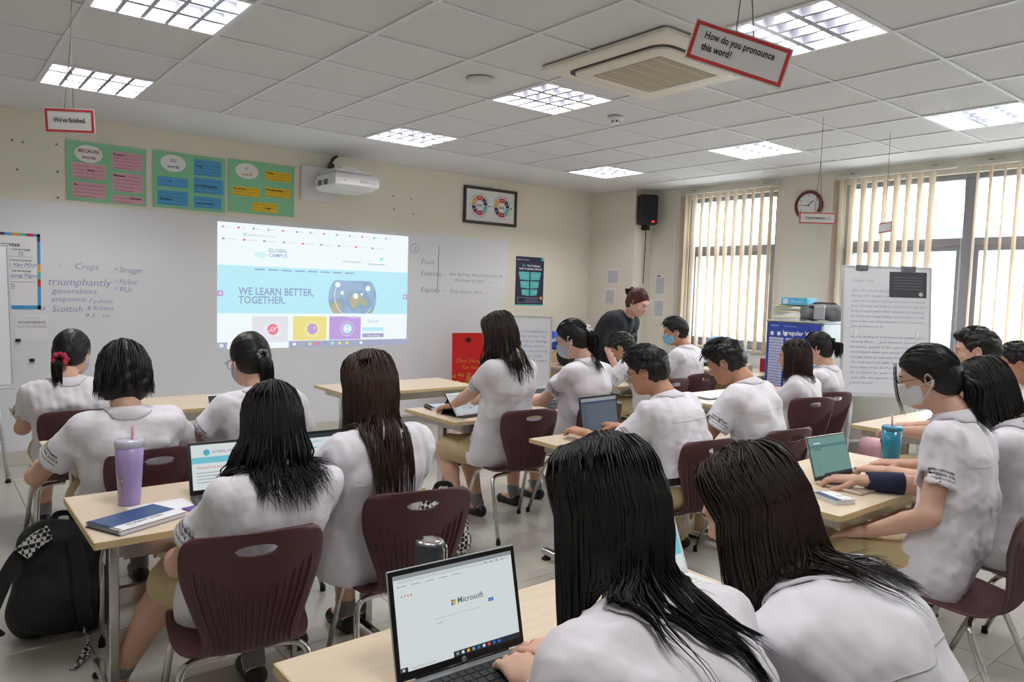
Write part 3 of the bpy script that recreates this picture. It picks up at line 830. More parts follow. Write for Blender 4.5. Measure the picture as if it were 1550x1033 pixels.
def build_hair(h, Mh, pos, sc_, bvh, rs, res_n):
    """h: dict(style, len, ...) -> V, F in person space"""
    parts = []
    V, F = hair_cap(h.get('cap', h['style']), rs)
    parts.append((V @ Mh.T*sc_+pos, F))
    capb = bvh_of(parts[0][0], F)
    def off_cap(p, mg):
        loc, nrm, _, dist = capb.find_nearest(Vector(p))
        if loc is not None and (Vector(p)-loc).dot(nrm) < mg: return np.array(loc+nrm*mg)
        return np.array(p)
    def off_cloth(p, mg, lim=.3):
        loc, nrm, _, dist = bvh.find_nearest(Vector(p))
        if loc is not None and (Vector(p)-loc).dot(nrm) < mg and dist < lim: return np.array(loc+nrm*mg)
        return p
    tow = lambda P: np.asarray(P) @ Mh.T*sc_+pos
    m = 14; paths = []; widths = []
    st = h['style']
    if st in ('loose', 'bob'):
        n = int((520 if st == 'loose' else 260)*res_n**1.6); L = h.get('len', .35); wave = h.get('wave', .0); flare = h.get('flare', .0); sway = np.array(h.get('sway', (0, 0, 0)), float); amax = math.radians(h.get('amax', 128))
        for i in range(n):
            az = PI+rs.uniform(-1, 1)*amax; lay = rs.uniform(.93, 1.05)
            pts = []
            y0 = rs.uniform(-.06, .062); pts.append(np.array((-math.sin(az)*.004, y0, .13)))
            for el in np.linspace(1.05, -.25, 5):
                q = skull(az, el, lay*(1.03 if el < 1 else 1.0)); q[1] += .5*(y0+.012)*max(0, el); pts.append(q)
            mgc = rs.uniform(.001, .005); P = [off_cap(p, mgc) for p in tow(np.array(pts))]; l0, n0, _, _ = capb.find_nearest(Vector(P[0])); P[0] = np.array(l0+n0*.002)
            base = P[-1]; out = np.array((base[0]-pos[0], base[1]-pos[1], 0)); out /= np.linalg.norm(out)+1e-6
            ln = L*sc_*(1.04-.32*rs.rand()**2)*(1-.12*abs(az-PI)/amax); nk = m-6; st_ = ln/nk
            ph = rs.rand()*6.28; wv = rs.uniform(.6, 1.4)*wave; spx = rs.uniform(-1, 1)*.014; mg = .009+.013*rs.rand()
            p = base.copy(); pull = h.get('open', 0)
            for k in range(1, m-5):
                t = k/nk; w_ = math.sin(ph+t*8)-math.sin(ph+(t-1/nk)*8)
                p = p+np.array((0, 0, -st_))+out*(flare*sc_*(2*k-1)/nk**2)+sway*((2*k-1)/nk**2)
                p[0] += (-(base[0]-pos[0])*.25*(1-pull)+spx)/nk
                p = p+(out+np.array((math.cos(ph), math.sin(ph), 0)))*wv*w_*.8*t
                if k <= 3: p = off_cap(p, .003)
                if bvh is not None:
                    q_ = off_cloth(p, mg)
                    p = np.array(q_)
                P.append(p)
            paths.append(P); widths.append(rs.uniform(.0026, .005)*sc_/res_n**.8)
        for i in range(h.get('fly', 0)):   # stray hairs
            az = PI+rs.uniform(-1, 1)*amax; base = tow(skull(az, -.2, 1.06)[None])[0]; a = rs.uniform(0, 6.28); d = np.array((math.cos(a), math.sin(a), 0))*rs.uniform(.03, .09)
            P = [base+np.array((0, 0, -L*sc_*t*rs.uniform(.9, 1.1)))+d*t**1.5+sway*t*t for t in np.linspace(0, 1, m)]
            paths.append(P); widths.append(.0009)
    if st == 'tied':
        tie = np.array(h['tie']); n = int(170*res_n)
        for i in range(n):
            az = rs.uniform(-PI, PI); el = rs.uniform(-.2, 1.3) if abs(az) > 1.7 else rs.uniform(.35, 1.25)
            a = skull(az, el, 1.0); P = []
            for t in np.linspace(0, 1, m):
                q = a*(1-t)+tie*t; c = np.array((0, -.012, .022)); v = q-c; k0 = math.sqrt((v[0]/.083)**2+(v[1]/.102)**2+(v[2]/.1)**2)
                P.append(c+v/max(k0, .01)*(1.012 if k0 < 1.02 else k0) if t < .96 else q)
            paths.append(tow(np.array(P))); widths.append(rs.uniform(.002, .0035)*sc_)
        tw = tow(tie[None])[0]; back = (Mh @ np.array((0, -1, 0))); L = h.get('len', .3)*sc_; rad = h.get('rad', .03)*sc_; n = int(230*res_n); sway = np.array(h.get('sway', (0, 0, 0)), float)
        for i in range(n):
            a = rs.uniform(0, 6.28); rr = math.sqrt(rs.rand())*rad; ln = L*rs.uniform(.75, 1.03); P = []
            ph = rs.rand()*6; wv = h.get('wave', .004)
            for t in np.linspace(0, 1, m):
                env = min(1, .25+t*3.2)*(1-.45*max(0, t-.5))
                p = tw+back*(.045*sc_*math.sin(min(1, t*2.2)*PI/2))+np.array((0, 0, -ln*t**1.25+.012*math.sin(t*PI)))+sway*t*t
                p = p+np.array((math.cos(a), math.sin(a), 0))*rr*env+np.array((math.sin(ph+t*8), math.cos(ph+t*8), 0))*wv*t
                if bvh is not None and t > .15:
                    p = off_cloth(p, .006+rr*.5, .15)
                P.append(p)
            paths.append(P); widths.append(rs.uniform(.002, .0038)*sc_)
        for sx in h.get('locks', ()):      # loose locks by the face
            for i in range(int(7*res_n)):
                P = []; x0 = sx*(.056+rs.uniform(-.006, .006)); y0 = .09+rs.uniform(-.008, .008)
                for t in np.linspace(0, 1, m): P.append((x0+sx*.012*math.sin(t*3)+rs.uniform(-.001, .001), y0+.018*math.sin(t*2.5), .07-.2*t))
                paths.append(tow(np.array(P))); widths.append(.0011)
    if st == 'short':
        n = int(260*res_n)
        for i in range(n):
            az = rs.uniform(-PI, PI); el = rs.uniform(.05, 1.5) if abs(az) > 1.4 else rs.uniform(.55, 1.5)
            a = skull(az, el, .99); nr = nv((a[0]/.083**2, a[1]/.1**2, a[2]/.1**2)); dirn = np.array((-.15*math.sin(az)+rs.normal()*.35, .75 if el > .6 else -.25, -.15 if el > .6 else -.9)); dirn = nv(dirn-nr*(dirn@nr)*.75)
            ln = rs.uniform(.025, .05)*h.get('top', 1.) if el > .5 else rs.uniform(.012, .022)
            P = [a+dirn*ln*t+nr*(.010*h.get('top', 1.)*math.sin(t*2.4)) for t in np.linspace(0, 1, 6)]
            P = np.array(P); P = np.stack([np.interp(np.linspace(0, 1, m), np.linspace(0, 1, 6), P[:, c]) for c in range(3)], 1)
            paths.append(tow(P)); widths.append(rs.uniform(.0022, .0036)*sc_)
    if paths: parts.append(strands(np.array(paths), np.array(widths)[:, None]))
    return join_vf(parts)

def person(name_label, hip, yaw, head, hyaw=0., hpitch=0., hroll=0., hair=None, hcol='black', skin='light', male=False, lower='skirt', LW=None, RW=None, lpose='type', rpose='type', q=1., seed=1, mask=None,
           glasses=False, stand=False, tee=False, text=True, tuck=False, bulge=.05, knees=None, sleeve=.62, hands=(True, True), scr=None, legs=True, elb=(.5, .5), socks=True, hs=1., lsleeve=None):
    """hip (x, y, z) world point of the hip centre; head world centre of the skull; LW / RW wrists in person space offsets from the chest"""
    rs = np.random.RandomState(seed)
    root_loc = np.array((hip[0], hip[1], 0.)); cy, sy = math.cos(yaw), math.sin(yaw); Rw = np.array([[cy, -sy, 0], [sy, cy, 0], [0, 0, 1]])
    loc = lambda p: Rw.T @ (np.array(p, float)-root_loc)
    H0 = np.array((0, 0, hip[2])); HD = loc(head); s = S*(1.04 if male else 1.)
    Mh = rotm(hyaw, hpitch, hroll); hsz = 1.0*S*hs
    NB = HD + Mh @ np.array((0, -.045, -.125))*hsz + np.array((0, -.02, -.045))      # base of the neck
    up = nv(NB-H0); tl = np.linalg.norm(NB-H0)
    fwd0 = np.array((0, 1, 0)); bk = nv(np.cross(np.array((1, 0, 0)), up)); bk = -bk if bk[1] > 0 else bk     # backward normal of the torso
    sp = lambda t: H0+(NB-H0)*t+bk*bulge*math.sin(PI*min(1, t))
    sw = (.172 if male else .15)*s
    chest = sp(.72); rt = np.array((1., 0, 0))
    shL = sp(.9)+np.array((-sw, 0, 0))+up*-.012; shR = sp(.9)+np.array((sw, 0, 0))+up*-.012
    UA, FA = .275*s, .245*s
    LWp = np.array(LW if LW is not None else (-.14, .42, .74), float); RWp = np.array(RW if RW is not None else (.14, .42, .74), float)
    eL, LWp = ik(shL, LWp, UA, FA, (-elb[0], -.25, -.8)); eR, RWp = ik(shR, RWp, UA, FA, (elb[1], -.25, -.8))
    kz = .44; hipw = .085*s
    if stand: kn = [np.array((sx*.09, .03, .5)) for sx in (-1, 1)]; ft = [np.array((sx*.1, -.02, .07)) for sx in (-1, 1)]
    else:
        kn = knees[0] if knees else [np.array((sx*.11, .40*s, kz+.03)) for sx in (-1, 1)]; ft = knees[1] if knees else [np.array((sx*.12, .36*s, .075)) for sx in (-1, 1)]
    # ---- skin
    lo = np.minimum.reduce([H0, HD, eL, eR, LWp, RWp, *kn, *ft, shL, shR])-.16; hi = np.maximum.reduce([H0, HD, eL, eR, LWp, RWp, *kn, *ft, shL, shR])+.16; lo[2] = 0.
    f = SDF(lo, hi, .0095 if q >= 1 else .012)
    for t0, t1, r0, r1, w in ((0., .25, .088, .082, .07), (.25, .5, .076, .076, .05), (.5, .78, .078, .08, .062), (.78, .9, .066, .044, .07)):
        for sx in (-1, 1): f.cone(sp(t0)+rt*sx*w*s*.9, sp(t1)+rt*sx*w*s, r0*s*.9, r1*s*.9, .05)
    f.cone(sp(.9), NB+up*.03, .06*s, .05*s, .03); f.cone(NB-up*.02, HD+Mh @ np.array((0, -.035, -.08))*hsz, .053*s, .05*s, .03)
    for a, e, w in ((shL, eL, LWp), (shR, eR, RWp)):
        f.cone(sp(.88), a-up*.008, .05*s, .042*s, .02); f.cone(a-up*.006, e, .043*s, .037*s, .02); f.cone(e, e+(w-e)*.35, .037*s, .037*s, .015); f.cone(e+(w-e)*.35, w, .037*s, .024*s, .01)
    for i, sx in enumerate((-1, 1)):
        h = H0+rt*sx*hipw; f.cone(h, kn[i], .074*s, .056*s, .03); mid = kn[i]+(ft[i]-kn[i])*.35+np.array((0, -.012, 0)); f.cone(kn[i], mid, .054*s, .054*s, .02); f.cone(mid, ft[i], .053*s, .034*s, .02); f.cone(ft[i]-np.array((0, .02, .02)), ft[i]+np.array((0, .12, -.045)), .032, .026, .03)
    parts = [f.mesh()]
    hv, hf = HEADV[male]; parts.append((hv @ Mh.T*hsz+HD, hf))
    for sx, e, w, pose, on in ((-1, eL, LWp, lpose, hands[0]), (1, eR, RWp, rpose, hands[1])):
        if not on: continue
        v, ff = HAND[pose]; v = v.copy()*s*1.05
        if sx > 0: v = v*np.array((-1, 1, 1)); ff = ff[:, ::-1]
        y = nv(nv(w-e)*.55+np.array((0, .75, -.12)) if pose != 'fist' else w-e); x = nv(np.cross(y, (0, 0, 1))); z = np.cross(x, y)
        M = np.stack([x, y, z], 1); parts.append((v @ M.T+w+y*.012, ff))
    V, F = join_vf(parts)
    body = ob('person', mk_mesh('person', V, F, skin_ms[skin], smooth=True), None, tuple(root_loc), (0, 0, yaw))
    tag(body, name_label, 'person', 'students in white shirts' if not tee else None)
    # ---- shirt
    hem = H0[2]-(.085 if not tuck else -.06) if not stand else H0[2]-.12
    lo2 = np.minimum.reduce([H0, NB, shL, shR, eL, eR])-.2; hi2 = np.maximum.reduce([H0, NB, shL, shR, eL, eR])+.16
    g = SDF(lo2, hi2, .0075 if q >= 1 else (.009 if q > .5 else .011))
    wd = 1.0 if not tee else 1.36
    for t0, t1, r0, r1, w0, w1 in ((-.14, .2, .108, .102, .08, .07), (.2, .5, .1, .097, .064, .066), (.5, .76, .097, .096, .07, .078), (.76, .9, .094, .064, .082, .092)):
        for sx in (-1, 1): g.cone(sp(t0)+rt*sx*w0*s*wd, sp(t1)+rt*sx*w1*s*wd, r0*s*wd, r1*s*(wd if t1 < .9 else 1), .05)
        g.cone(sp(t0)+bk*.012, sp(t1)+bk*.008, r0*s*wd*1.0, r1*s*(wd if t1 < .9 else 1.05), .06)
    if tuck: g.cone(sp(.02), sp(.12), .128*s, .135*s, .03)
    elif not stand: g.cone(H0+bk*.015-rt*.08, H0+bk*.015+rt*.08, .105*s, .105*s, .06)
    g.cone(sp(.9), NB-up*.005, .075*s, .062*s, .03)
    sl = []; gs = SDF(lo2, hi2, g.res)
    for a, e in ((shL, eL), (shR, eR)):
        en = a+(e-a)*(sleeve if not tee else .95); g.cone(sp(.86), a+up*.004, .066*s, .06*s, .035); gs.cone(a+up*.004, en+(e-a)*.05, .058*s*(1.06 if male else 1), .066*s*(1.05 if not tee else .9), .03); sl.append((a, e, en))
    for a, e, en in sl:
        n = nv(e-a); slb = gs._box(en-.16, en+.16); X, Y, Z = gs._pts(slb)
        dn = (X-en[0])*n[0]+(Y-en[1])*n[1]+(Z-en[2])*n[2]
        px, py, pz = X-a[0], Y-a[1], Z-a[2]; t = px*n[0]+py*n[1]+pz*n[2]; rad = np.sqrt(np.maximum(px*px+py*py+pz*pz-t*t, 0))
        near = np.where(rad < .12*s, dn, -1.); gs.d[slb] = np.maximum(gs.d[slb], near.astype(np.float32))
        gs.cone(en-n*.025, e, .052*s, .052*s, 0., 'sub')
    if not stand and not tuck: g.plane((0, .13, H0[2]), (0, 1, -.9), k=.01)
    g._mix(tuple(slice(0, q_) for q_ in g.n), gs.d, .025, 'add')
    g.warp(seed*7+1, .006, 14., 7, (1, 1, .55)); g.warp(seed*7+2, .0048, 34., 7, (1.3, 1.3, .45)); g.warp(seed*7+3, .0012, 90., 6)
    g.plane((0, 0, hem), (0, .12, -1), k=.006)
    sv, sf = g.mesh()
    shirt = ob('shirt' if not tee else 'tee_shirt', mk_mesh('shirt', sv, sf, shirt_m if not tee else tee_m, smooth=True), body)
    bvh = bvh_of(sv, sf)
    # collar
    cvv = []; cf = []; N = 28; ax = nv(nv(HD-NB)*.6+up*.6); cx = rt; cyv = nv(np.cross(ax, cx))
    cvs, cfs = sv, sf
    if not tee:
        for k in range(N+1):
            th = math.radians(-90+(-158+316*k/N)); c, sn = math.cos(th), math.sin(th); fr = max(0, (abs(k/N-.5)*2-.7)/.3)
            d_ = cx*c+cyv*sn
            top = NB+d_*.061*s+ax*.028*s; low = NB+d_*(.083+.022*fr)*s-ax*(.014+.03*fr)
            l_, n_, _, _ = bvh.find_nearest(Vector(low)); low = np.array(l_)+np.array(n_)*.007
            mid = (top+low)/2+d_*.006; base = NB+d_*.057*s-ax*.012
            for p in (base, top-d_*.003, top+ax*.002, top+d_*.004, mid, low, low-d_*.002-ax*.004): cvv.append(p)
        for k in range(N):
            for m_ in range(6): a = k*7+m_; b = a+1; cf.append((a, a+7, b+7, b))
        ob('collar', mk_mesh('collar', np.array(cvv), np.array(cf)[:, ::-1], shirt_m, smooth=True), shirt)
        cvs, cfs = join_vf([(sv, sf), (np.array(cvv), np.array(cf)[:, ::-1])])
        # shoulder yoke seam and sleeve hem stitching, laid on the cloth
        def on_cloth(p, d, off=.0012):
            h_, n_, _, _ = bvh.ray_cast(Vector(p-np.array(d)*.3), Vector(d), .6)
            return None if h_ is None else np.array(h_)+np.array(n_)*off
        line = []
        for x in np.linspace(-.15, .15, 22):
            p = on_cloth(sp(.74)+rt*x*s, -bk, .0014)
            if p is not None: line.append(tuple(p))
        if len(line) > 4: ob('yoke_seam', (G().tube(line, .0011, 4), seam_m), shirt)
    if text and not tee:
        P = Print(); 
        for i, (ln, hh) in enumerate((('BRITISH VIETNAMESE', .0085), ('INTERNATIONAL SCHOOL', .0085), ('A NORD ANGLIA EDUCATION SCHOOL', .0055))): P.text(ln, 0, -.0135*i, hh, ink_m, 0, 'c', bold=.02)
        a, e, en = sl[0]; n = nv(e-a); c0 = a+(e-a)*(sleeve-.17); outd = nv(np.array((-1., -.42, .1))-n*(np.array((-1., -.42, .1))@n)); tv = nv(np.cross(outd, n)); 
        if (tv @ np.array((0, 1., 0))) > 0: tv = -tv
        vv = []; 
        for u, v, _ in P.V:
            th = u*1.0/(.068*s); o_ = outd*math.cos(th)+tv*math.sin(th); c_ = c0+n*(-v*1.05)
            h_, n_, _, _ = bvh.ray_cast(Vector(c_+o_*.2), Vector(-o_), .3)
            vv.append(np.array(h_)+np.array(n_)*.0009 if h_ is not None else c_+o_*.066*s)
        ob('sleeve_lettering', mk_mesh('sleeve_lettering', np.array(vv), P.F, [ink_m], P.M), shirt)
    # ---- lower clothing
    if legs:
        lo3 = np.minimum.reduce([H0, *kn, *ft])-.2; hi3 = np.maximum.reduce([H0, *kn, *ft])+.2; lo3[2] = max(lo3[2], 0)
        l = SDF(lo3, hi3, .0095 if q >= 1 else .012)
        l.cone(H0-rt*.066*s+up*.04, H0+rt*.066*s+up*.04, .082*s, .082*s, .04); l.cone(H0-rt*.07*s, H0+rt*.07*s, .09*s, .09*s, .04)
        for i, sx in enumerate((-1, 1)):
            h = H0+rt*sx*hipw
            if lower == 'skirt': l.cone(h, h+(kn[i]-h)*.9, .083*s, .084*s, .07)
            else:
                l.cone(h, kn[i], .086*s, .073*s, .03); l.cone(kn[i], ft[i]+np.array((0, 0, .0)), .073*s, .06*s, .02)
        if lower == 'skirt':
            for t in (.3, .6, .85): l.cone(H0-rt*hipw+(kn[0]-H0+rt*hipw)*t, H0+rt*hipw+(kn[1]-H0-rt*hipw)*t, .07*s, .07*s, .04)
            if not stand: l.plane(H0+(.5*(kn[0]+kn[1])-H0)*.86, (0, 1, 0), k=.006)
        l.warp(seed*5+3, .005, 17., 7, (1, .5, 1)); l.warp(seed*5+4, .002, 45., 6)
        vv, ff = l.mesh()
        ob('skirt' if lower == 'skirt' else 'trousers', mk_mesh('lower', vv, ff, khaki_m if not tee else tee_m, smooth=True), body)
        if tuck:
            cc = sp(.13); V2 = []; F2 = []; N = 36
            bb = bvh
            for k in range(N):
                a = 2*PI*k/N; d = rt*math.cos(a)+bk*math.sin(a)
                h_, n_, _, _ = bb.ray_cast(Vector(cc+d*.5), Vector(-d), .5); rr = np.linalg.norm(np.array(h_)-cc) if h_ is not None else .19
                for z_, o_ in ((-.018, -.004), (-.018, .007), (.018, .007), (.018, -.004)): V2.append(cc+d*(rr+o_)+up*z_)
            for k in range(N):
                for m_ in range(4): a = k*4+m_; b = k*4+(m_+1) % 4; a2 = ((k+1) % N)*4+m_; b2 = ((k+1) % N)*4+(m_+1) % 4; F2.append((a, a2, b2, b))
            ob('belt', mk_mesh('belt', np.array(V2), np.array(F2), belt_m), body)
        for i in range(2):
            t = ft[i]
            sh = SDF(t-np.array((.08, .12, .09)), t+np.array((.08, .24, .08)), .007)
            z0 = t[2]-.075
            sh.cone((t[0], t[1]-.035, z0+.032), (t[0], t[1]+.115, z0+.024), .037, .036, .02, sq=((0, 0, 1), .9)); sh.ell((t[0], t[1]-.03, z0+.045), (.034, .045, .038), k=.02)
            sh.ell((t[0], t[1]-.005, z0+.1), (.03, .05, .042), k=.01, op='sub'); sh.plane((0, 0, z0+.003), (0, 0, -1))
            v2, f2 = sh.mesh(); ob('shoe', mk_mesh('shoe', v2, f2, shoe_m, smooth=True), body)
            if socks and lower == 'skirt':
                so = G().tube([tuple(t+np.array((0, -.012, -.035))), tuple(t+np.array((0, -.008, .0))), tuple(t+(kn[i]-t)*.16)], [.036*s, .038*s, .041*s], 14); ob('sock', (so, sock_m), body)
    # ---- hair, face, extras
    hv2, hf2 = build_hair(hair, Mh, HD, hsz, bvh, rs, q)
    ho = ob('hair', mk_mesh('hair', hv2, hf2, hair_ms[hcol], smooth=True), body)
    toh = lambda p: tuple(np.array(p, float) @ Mh.T*hsz+HD)
    for sx in (-1, 1):
        e = G(); 
        M4 = Matrix.Translation(toh((sx*.031, .07, -.006))) @ Matrix(((*(Mh[0]*hsz), 0), (*(Mh[1]*hsz), 0), (*(Mh[2]*hsz), 0), (0, 0, 0, 1)))
        e.lathe([(.0125*math.sin(a), -.0125*math.cos(a)) for a in np.linspace(.05, PI-.05, 9)], 12, M=M4); eo = ob('eye', (e, eye_m), body)
        i_ = G(); M5 = M4 @ Matrix.Rotation(-PI/2, 4, 'X') ; i_.lathe([(.0058, .0108), (.0056, .0121), (.003, .0128), (.0005, .013)], 12, M=M5); ob('iris', (i_, iris_m), eo)
        bw_ = G().tube([toh((sx*.014, .087, .013)), toh((sx*.03, .0885, .019)), toh((sx*.05, .076, .014))], [.0028*hsz, .0032*hsz, .0014*hsz], 6); ob('eyebrow', (bw_, hair_ms[hcol]), body)
    if not mask: ob('lips', (G().tube([toh((-.017, .0835, -.062)), toh((0, .0885, -.0605)), toh((.017, .0835, -.062))], [.002*hsz, .0052*hsz, .002*hsz], 8), lip_m), body)
    if mask:
        mm = {'white': mask_white, 'blue': mask_blue, 'grey': mask_grey}[mask]
        f = SDF((-.09, -.03, -.14), (.09, .135, .03), .0042)
        f.ell((0, .036, -.048), (.069, .068, .07), k=.01); f.ell((0, .075, -.045), (.03, .036, .05), k=.03); f.ell((0, .028, -.046), (.064, .062, .066), k=0., op='sub')
        f.plane((0, .022, 0), (0, -1, .0)); f.plane((0, .09, -.012), (0, .1, 1), k=.004)
        v, ff = f.mesh(); mo = ob('face_mask', mk_mesh('face_mask', v @ Mh.T*hsz+HD, ff, mm, smooth=True), body)
        for sx in (-1, 1):
            for z1 in (-.022, -.082): ob('ear_loop', (G().tube([toh((sx*.064, .03, z1)), toh((sx*.078, .0, z1*.5-.012)), toh((sx*.088, -.026, -.012))], .0018, 5), mask_white), mo)
    if glasses:
        gm = mat('thin_metal_frame', (60, 60, 64), .3, metal=.8); g2 = G()
        for sx in (-1, 1):
            c = np.array((sx*.034, .104, -.008)); g2.tube([toh(c+np.array((.024*math.cos(a), -.004*abs(math.cos(a)), .021*math.sin(a)))) for a in np.linspace(0, 2*PI, 19)], .0014, 5, cap=False)
            g2.tube([toh(c+np.array((sx*.024, -.004, .004))), toh((sx*.081, .07, 0)), toh((sx*.089, -.012, .0)), toh((sx*.088, -.03, -.014))], .0014, 5)
        g2.tube([toh((-.01, .103, -.004)), toh((.01, .103, -.004))], .0014, 5); ob('glasses', (g2, gm), body)
    if scr:
        tp = np.array(hair['tie']); g3 = G(); n = 40; sm = {'red': mat('red_scrunchie', (176, 44, 74), .8), 'black': mat('black_hair_tie', (26, 26, 28), .7), 'grey': mat('grey_hair_tie', (110, 112, 122), .6), 'white': mat('white_beaded_tie', (225, 225, 230), .3)}[scr]
        rr = .03 if scr == 'red' else .021; R3 = .014 if scr == 'red' else .0075
        ring = [toh(tp+np.array((rr*math.cos(a), -.012+.004*math.sin(5*a), rr*math.sin(a)))) for a in np.linspace(0, 2*PI, n+1)]
        g3.tube(ring, [R3*hsz*(1+.25*math.sin(9*a)) for a in np.linspace(0, 2*PI, n+1)], 8, cap=False); ob('hair_tie', (g3, sm), ho)
    if tee:     # small white crest on the chest
        P = Print(); P.poly([(-.02, .02), (.02, .02), (.02, -.005), (0, -.022), (-.02, -.005)], badge_m, 0).rect(-.024, .024, -.034, -.028, badge_m, 0).rect(-.02, .02, -.044, -.039, badge_m, 0); P.text('BVIS', 0, -.062, .013, badge_m, 0, 'c')
        vv = []
        for u, v, _ in P.V:
            c_ = sp(.66)+rt*(-.1*s+u)+up*v; h_, n_, _, _ = bvh.ray_cast(Vector(c_-bk*.5), Vector(bk), .6); vv.append(np.array(h_)+np.array(n_)*.001 if h_ is not None else c_)
        ob('chest_crest', mk_mesh('chest_crest', np.array(vv), P.F, [badge_m], P.M), shirt)
    if lsleeve is not None:   # knitted sleeve showing at a wrist
        e, w = (eL, LWp) if lsleeve < 0 else (eR, RWp)
        ob('knitted_cuff', (G().tube([tuple(e+(w-e)*.35), tuple(e+(w-e)*.6), tuple(e+(w-e)*.9)], [.045*s, .043*s, .036*s], 16), navy_m), body)
    return body, dict(NB=NB, HD=HD, Mh=Mh, hsz=hsz, sp=sp, bvh=bvh, shirt=shirt)
HZ = .50
LOOSE = lambda **k: dict(style='loose', **k)
TIED = lambda **k: dict(style='tied', **k)
SHORT = lambda **k: dict(style='short', **k)
person('seated person in white shirt wearing a red scrunchie at the far left', (0.03, -1.09, HZ), -.05, (.03, -1.12, 1.085), hyaw=-.55, hpitch=.25, hair=TIED(tie=(0, -.105, -.06), len=.16, rad=.026), scr='red', mask='grey', seed=11, q=.7, LW=(-.12, .3, .73), RW=(.12, .34, .73))
person('person in white shirt hunched over the table behind the purple tumbler', (0.07, -2.3, HZ), -.02, (.05, -2.33, 1.095), hyaw=-.1, hpitch=.35, hair=dict(style='bob', len=.1, flare=.02, amax=140), hs=1.08, seed=12, q=.9, LW=(-.24, .22, .74), RW=(.2, .3, .74), elb=(.8, .8))
person('seated person in white shirt and glasses just below the projected page', (0.64, -2.34, HZ), .02, (.61, -2.3, 1.135), hyaw=.15, hpitch=.3, hair=TIED(tie=(0, -.112, -.01), len=.3, rad=.03), scr='grey', glasses=True, mask='grey', seed=13, q=.8, LW=(-.22, .3, .74), RW=(.2, .32, .74), elb=(.8, .7))
person('person in white shirt on the large maroon chair in the left foreground', (.18, -3.5, HZ), -.05, (.245, -3.55, 1.055), hyaw=-.1, hpitch=.25, hair=LOOSE(len=.28, wave=.026, flare=.05, open=.9, fly=30), seed=14, q=1.15, LW=(-.17, .27, .56), lpose='rest', RW=(.2, .36, .74), knees=([np.array((-.16, .34, .45)), np.array((.11, .4, .46))], [np.array((-.32, .46, .075)), np.array((.12, .3, .075))]), bulge=.02)
person('person in white shirt on the chair behind the thermos flask', (.69, -3.4, HZ), .05, (.64, -3.46, 1.14), bulge=.0, hyaw=.05, hpitch=.2, hair=LOOSE(len=.42, wave=.004, flare=.0, fly=40), hcol='brown', seed=15, q=1.1, LW=(-.2, .36, .74), RW=(.12, .36, .74))
person('person in white shirt and khaki skirt sitting in the aisle typing on a tablet', (2.2, -2.24, HZ), .12, (2.1, -2.36, 1.245), hyaw=.2, hpitch=.35, hair=LOOSE(len=.33, wave=.024, flare=.02, fly=20), hcol='dark', seed=16, q=.8, LW=(-.13, .28, .75), RW=(.02, .3, .74), bulge=.02, knees=([np.array((-.12, .36, .46)), np.array((.08, .38, .46))], [np.array((-.13, .2, .075)), np.array((.07, .23, .075))]))
person('person in white shirt, face mask and white beaded hair tie typing', (2.78, -2.3, HZ), .15, (2.7, -2.38, 1.205), hyaw=.35, hpitch=.35, hair=TIED(tie=(.0, -.112, .02), len=.3, rad=.036, wave=.012), scr='white', mask='grey', glasses=True, seed=17, q=.7, LW=(-.15, .3, .75), RW=(.1, .34, .74))
person('person in white shirt bending low over the desk in front of the teacher', (4.42, -1.64, HZ), .1, (4.2, -1.45, 1.04), hyaw=.3, hpitch=.7, hair=SHORT(), skin='mid', male=True, lower='trousers', seed=18, q=.6, LW=(-.3, .36, .73), RW=(.1, .4, .73), elb=(1.5, 1.))
person('person in white shirt, glasses and black belt leaning towards a dark laptop', (2.44, -3.52, HZ), .12, (2.375, -3.3, 1.105), hyaw=.3, hpitch=.4, hair=SHORT(top=1.3), skin='mid', male=True, lower='trousers', tuck=True, glasses=True, seed=19, q=1., LW=(-.2, .48, .74), RW=(.1, .5, .74))
person('person in white shirt and light blue face mask near the narrow window', (5, -1.52, HZ), .25, (4.86, -1.5, 1.175), hyaw=.55, hpitch=.25, hair=SHORT(top=1.2), skin='mid', male=True, lower='trousers', mask='blue', seed=20, q=.6, LW=(-.2, .4, .73), RW=(.15, .4, .73))
person('person in white shirt bowing forward beside the open ring binder table', (3.07, -3.54, HZ), .15, (2.99, -3.36, 1.135), hyaw=.25, hpitch=.55, hair=SHORT(top=1.25), skin='mid', male=True, lower='trousers', seed=21, q=.9, LW=(-.2, .42, .74), RW=(.1, .45, .74))
person('upright person in white shirt directly before the verb poster', (4.53, -2.84, HZ), .15, (4.5, -2.92, 1.075), hyaw=.2, hpitch=.1, hair=LOOSE(len=.2, wave=.004, flare=.012), hcol='dark', skin='mid', seed=22, q=.6, LW=(-.1, .3, .73), RW=(.1, .3, .73))
person('upright person in white shirt seated between verb poster and whiteboard easel', (5, -2.76, HZ), .15, (4.98, -2.84, 1.125), hyaw=.3, hpitch=.15, hair=TIED(tie=(0, -.112, .03), len=.13, rad=.034), scr='black', skin='light', seed=23, q=.6, text=False, LW=(-.1, .3, .73), RW=(.1, .3, .73))
person('nearest person in white shirt, back turned, typing on the foreground laptop', (0.26, -5.24, HZ), 0, (.25, -5.04, 1.145), hs=.93, hyaw=.0, hpitch=.3, hair=LOOSE(len=.46, wave=.003, flare=.0, sway=(.05, 0, 0), fly=60), mask='grey', seed=24, q=1.5, LW=(.03, .40, .725), RW=(.16, .42, .725))
person('person in white shirt bending forward in the right foreground', (0.8, -5.28, HZ), .1, (.655, -5.06, 1.085), hs=.95, hyaw=.2, hpitch=.5, hair=LOOSE(len=.36, wave=.008, flare=.03, sway=(.14, -.08, 0), open=.4, fly=40), hcol='dark', seed=25, q=1.4, LW=(-.2, .5, .74), RW=(.1, .52, .74), bulge=.09)
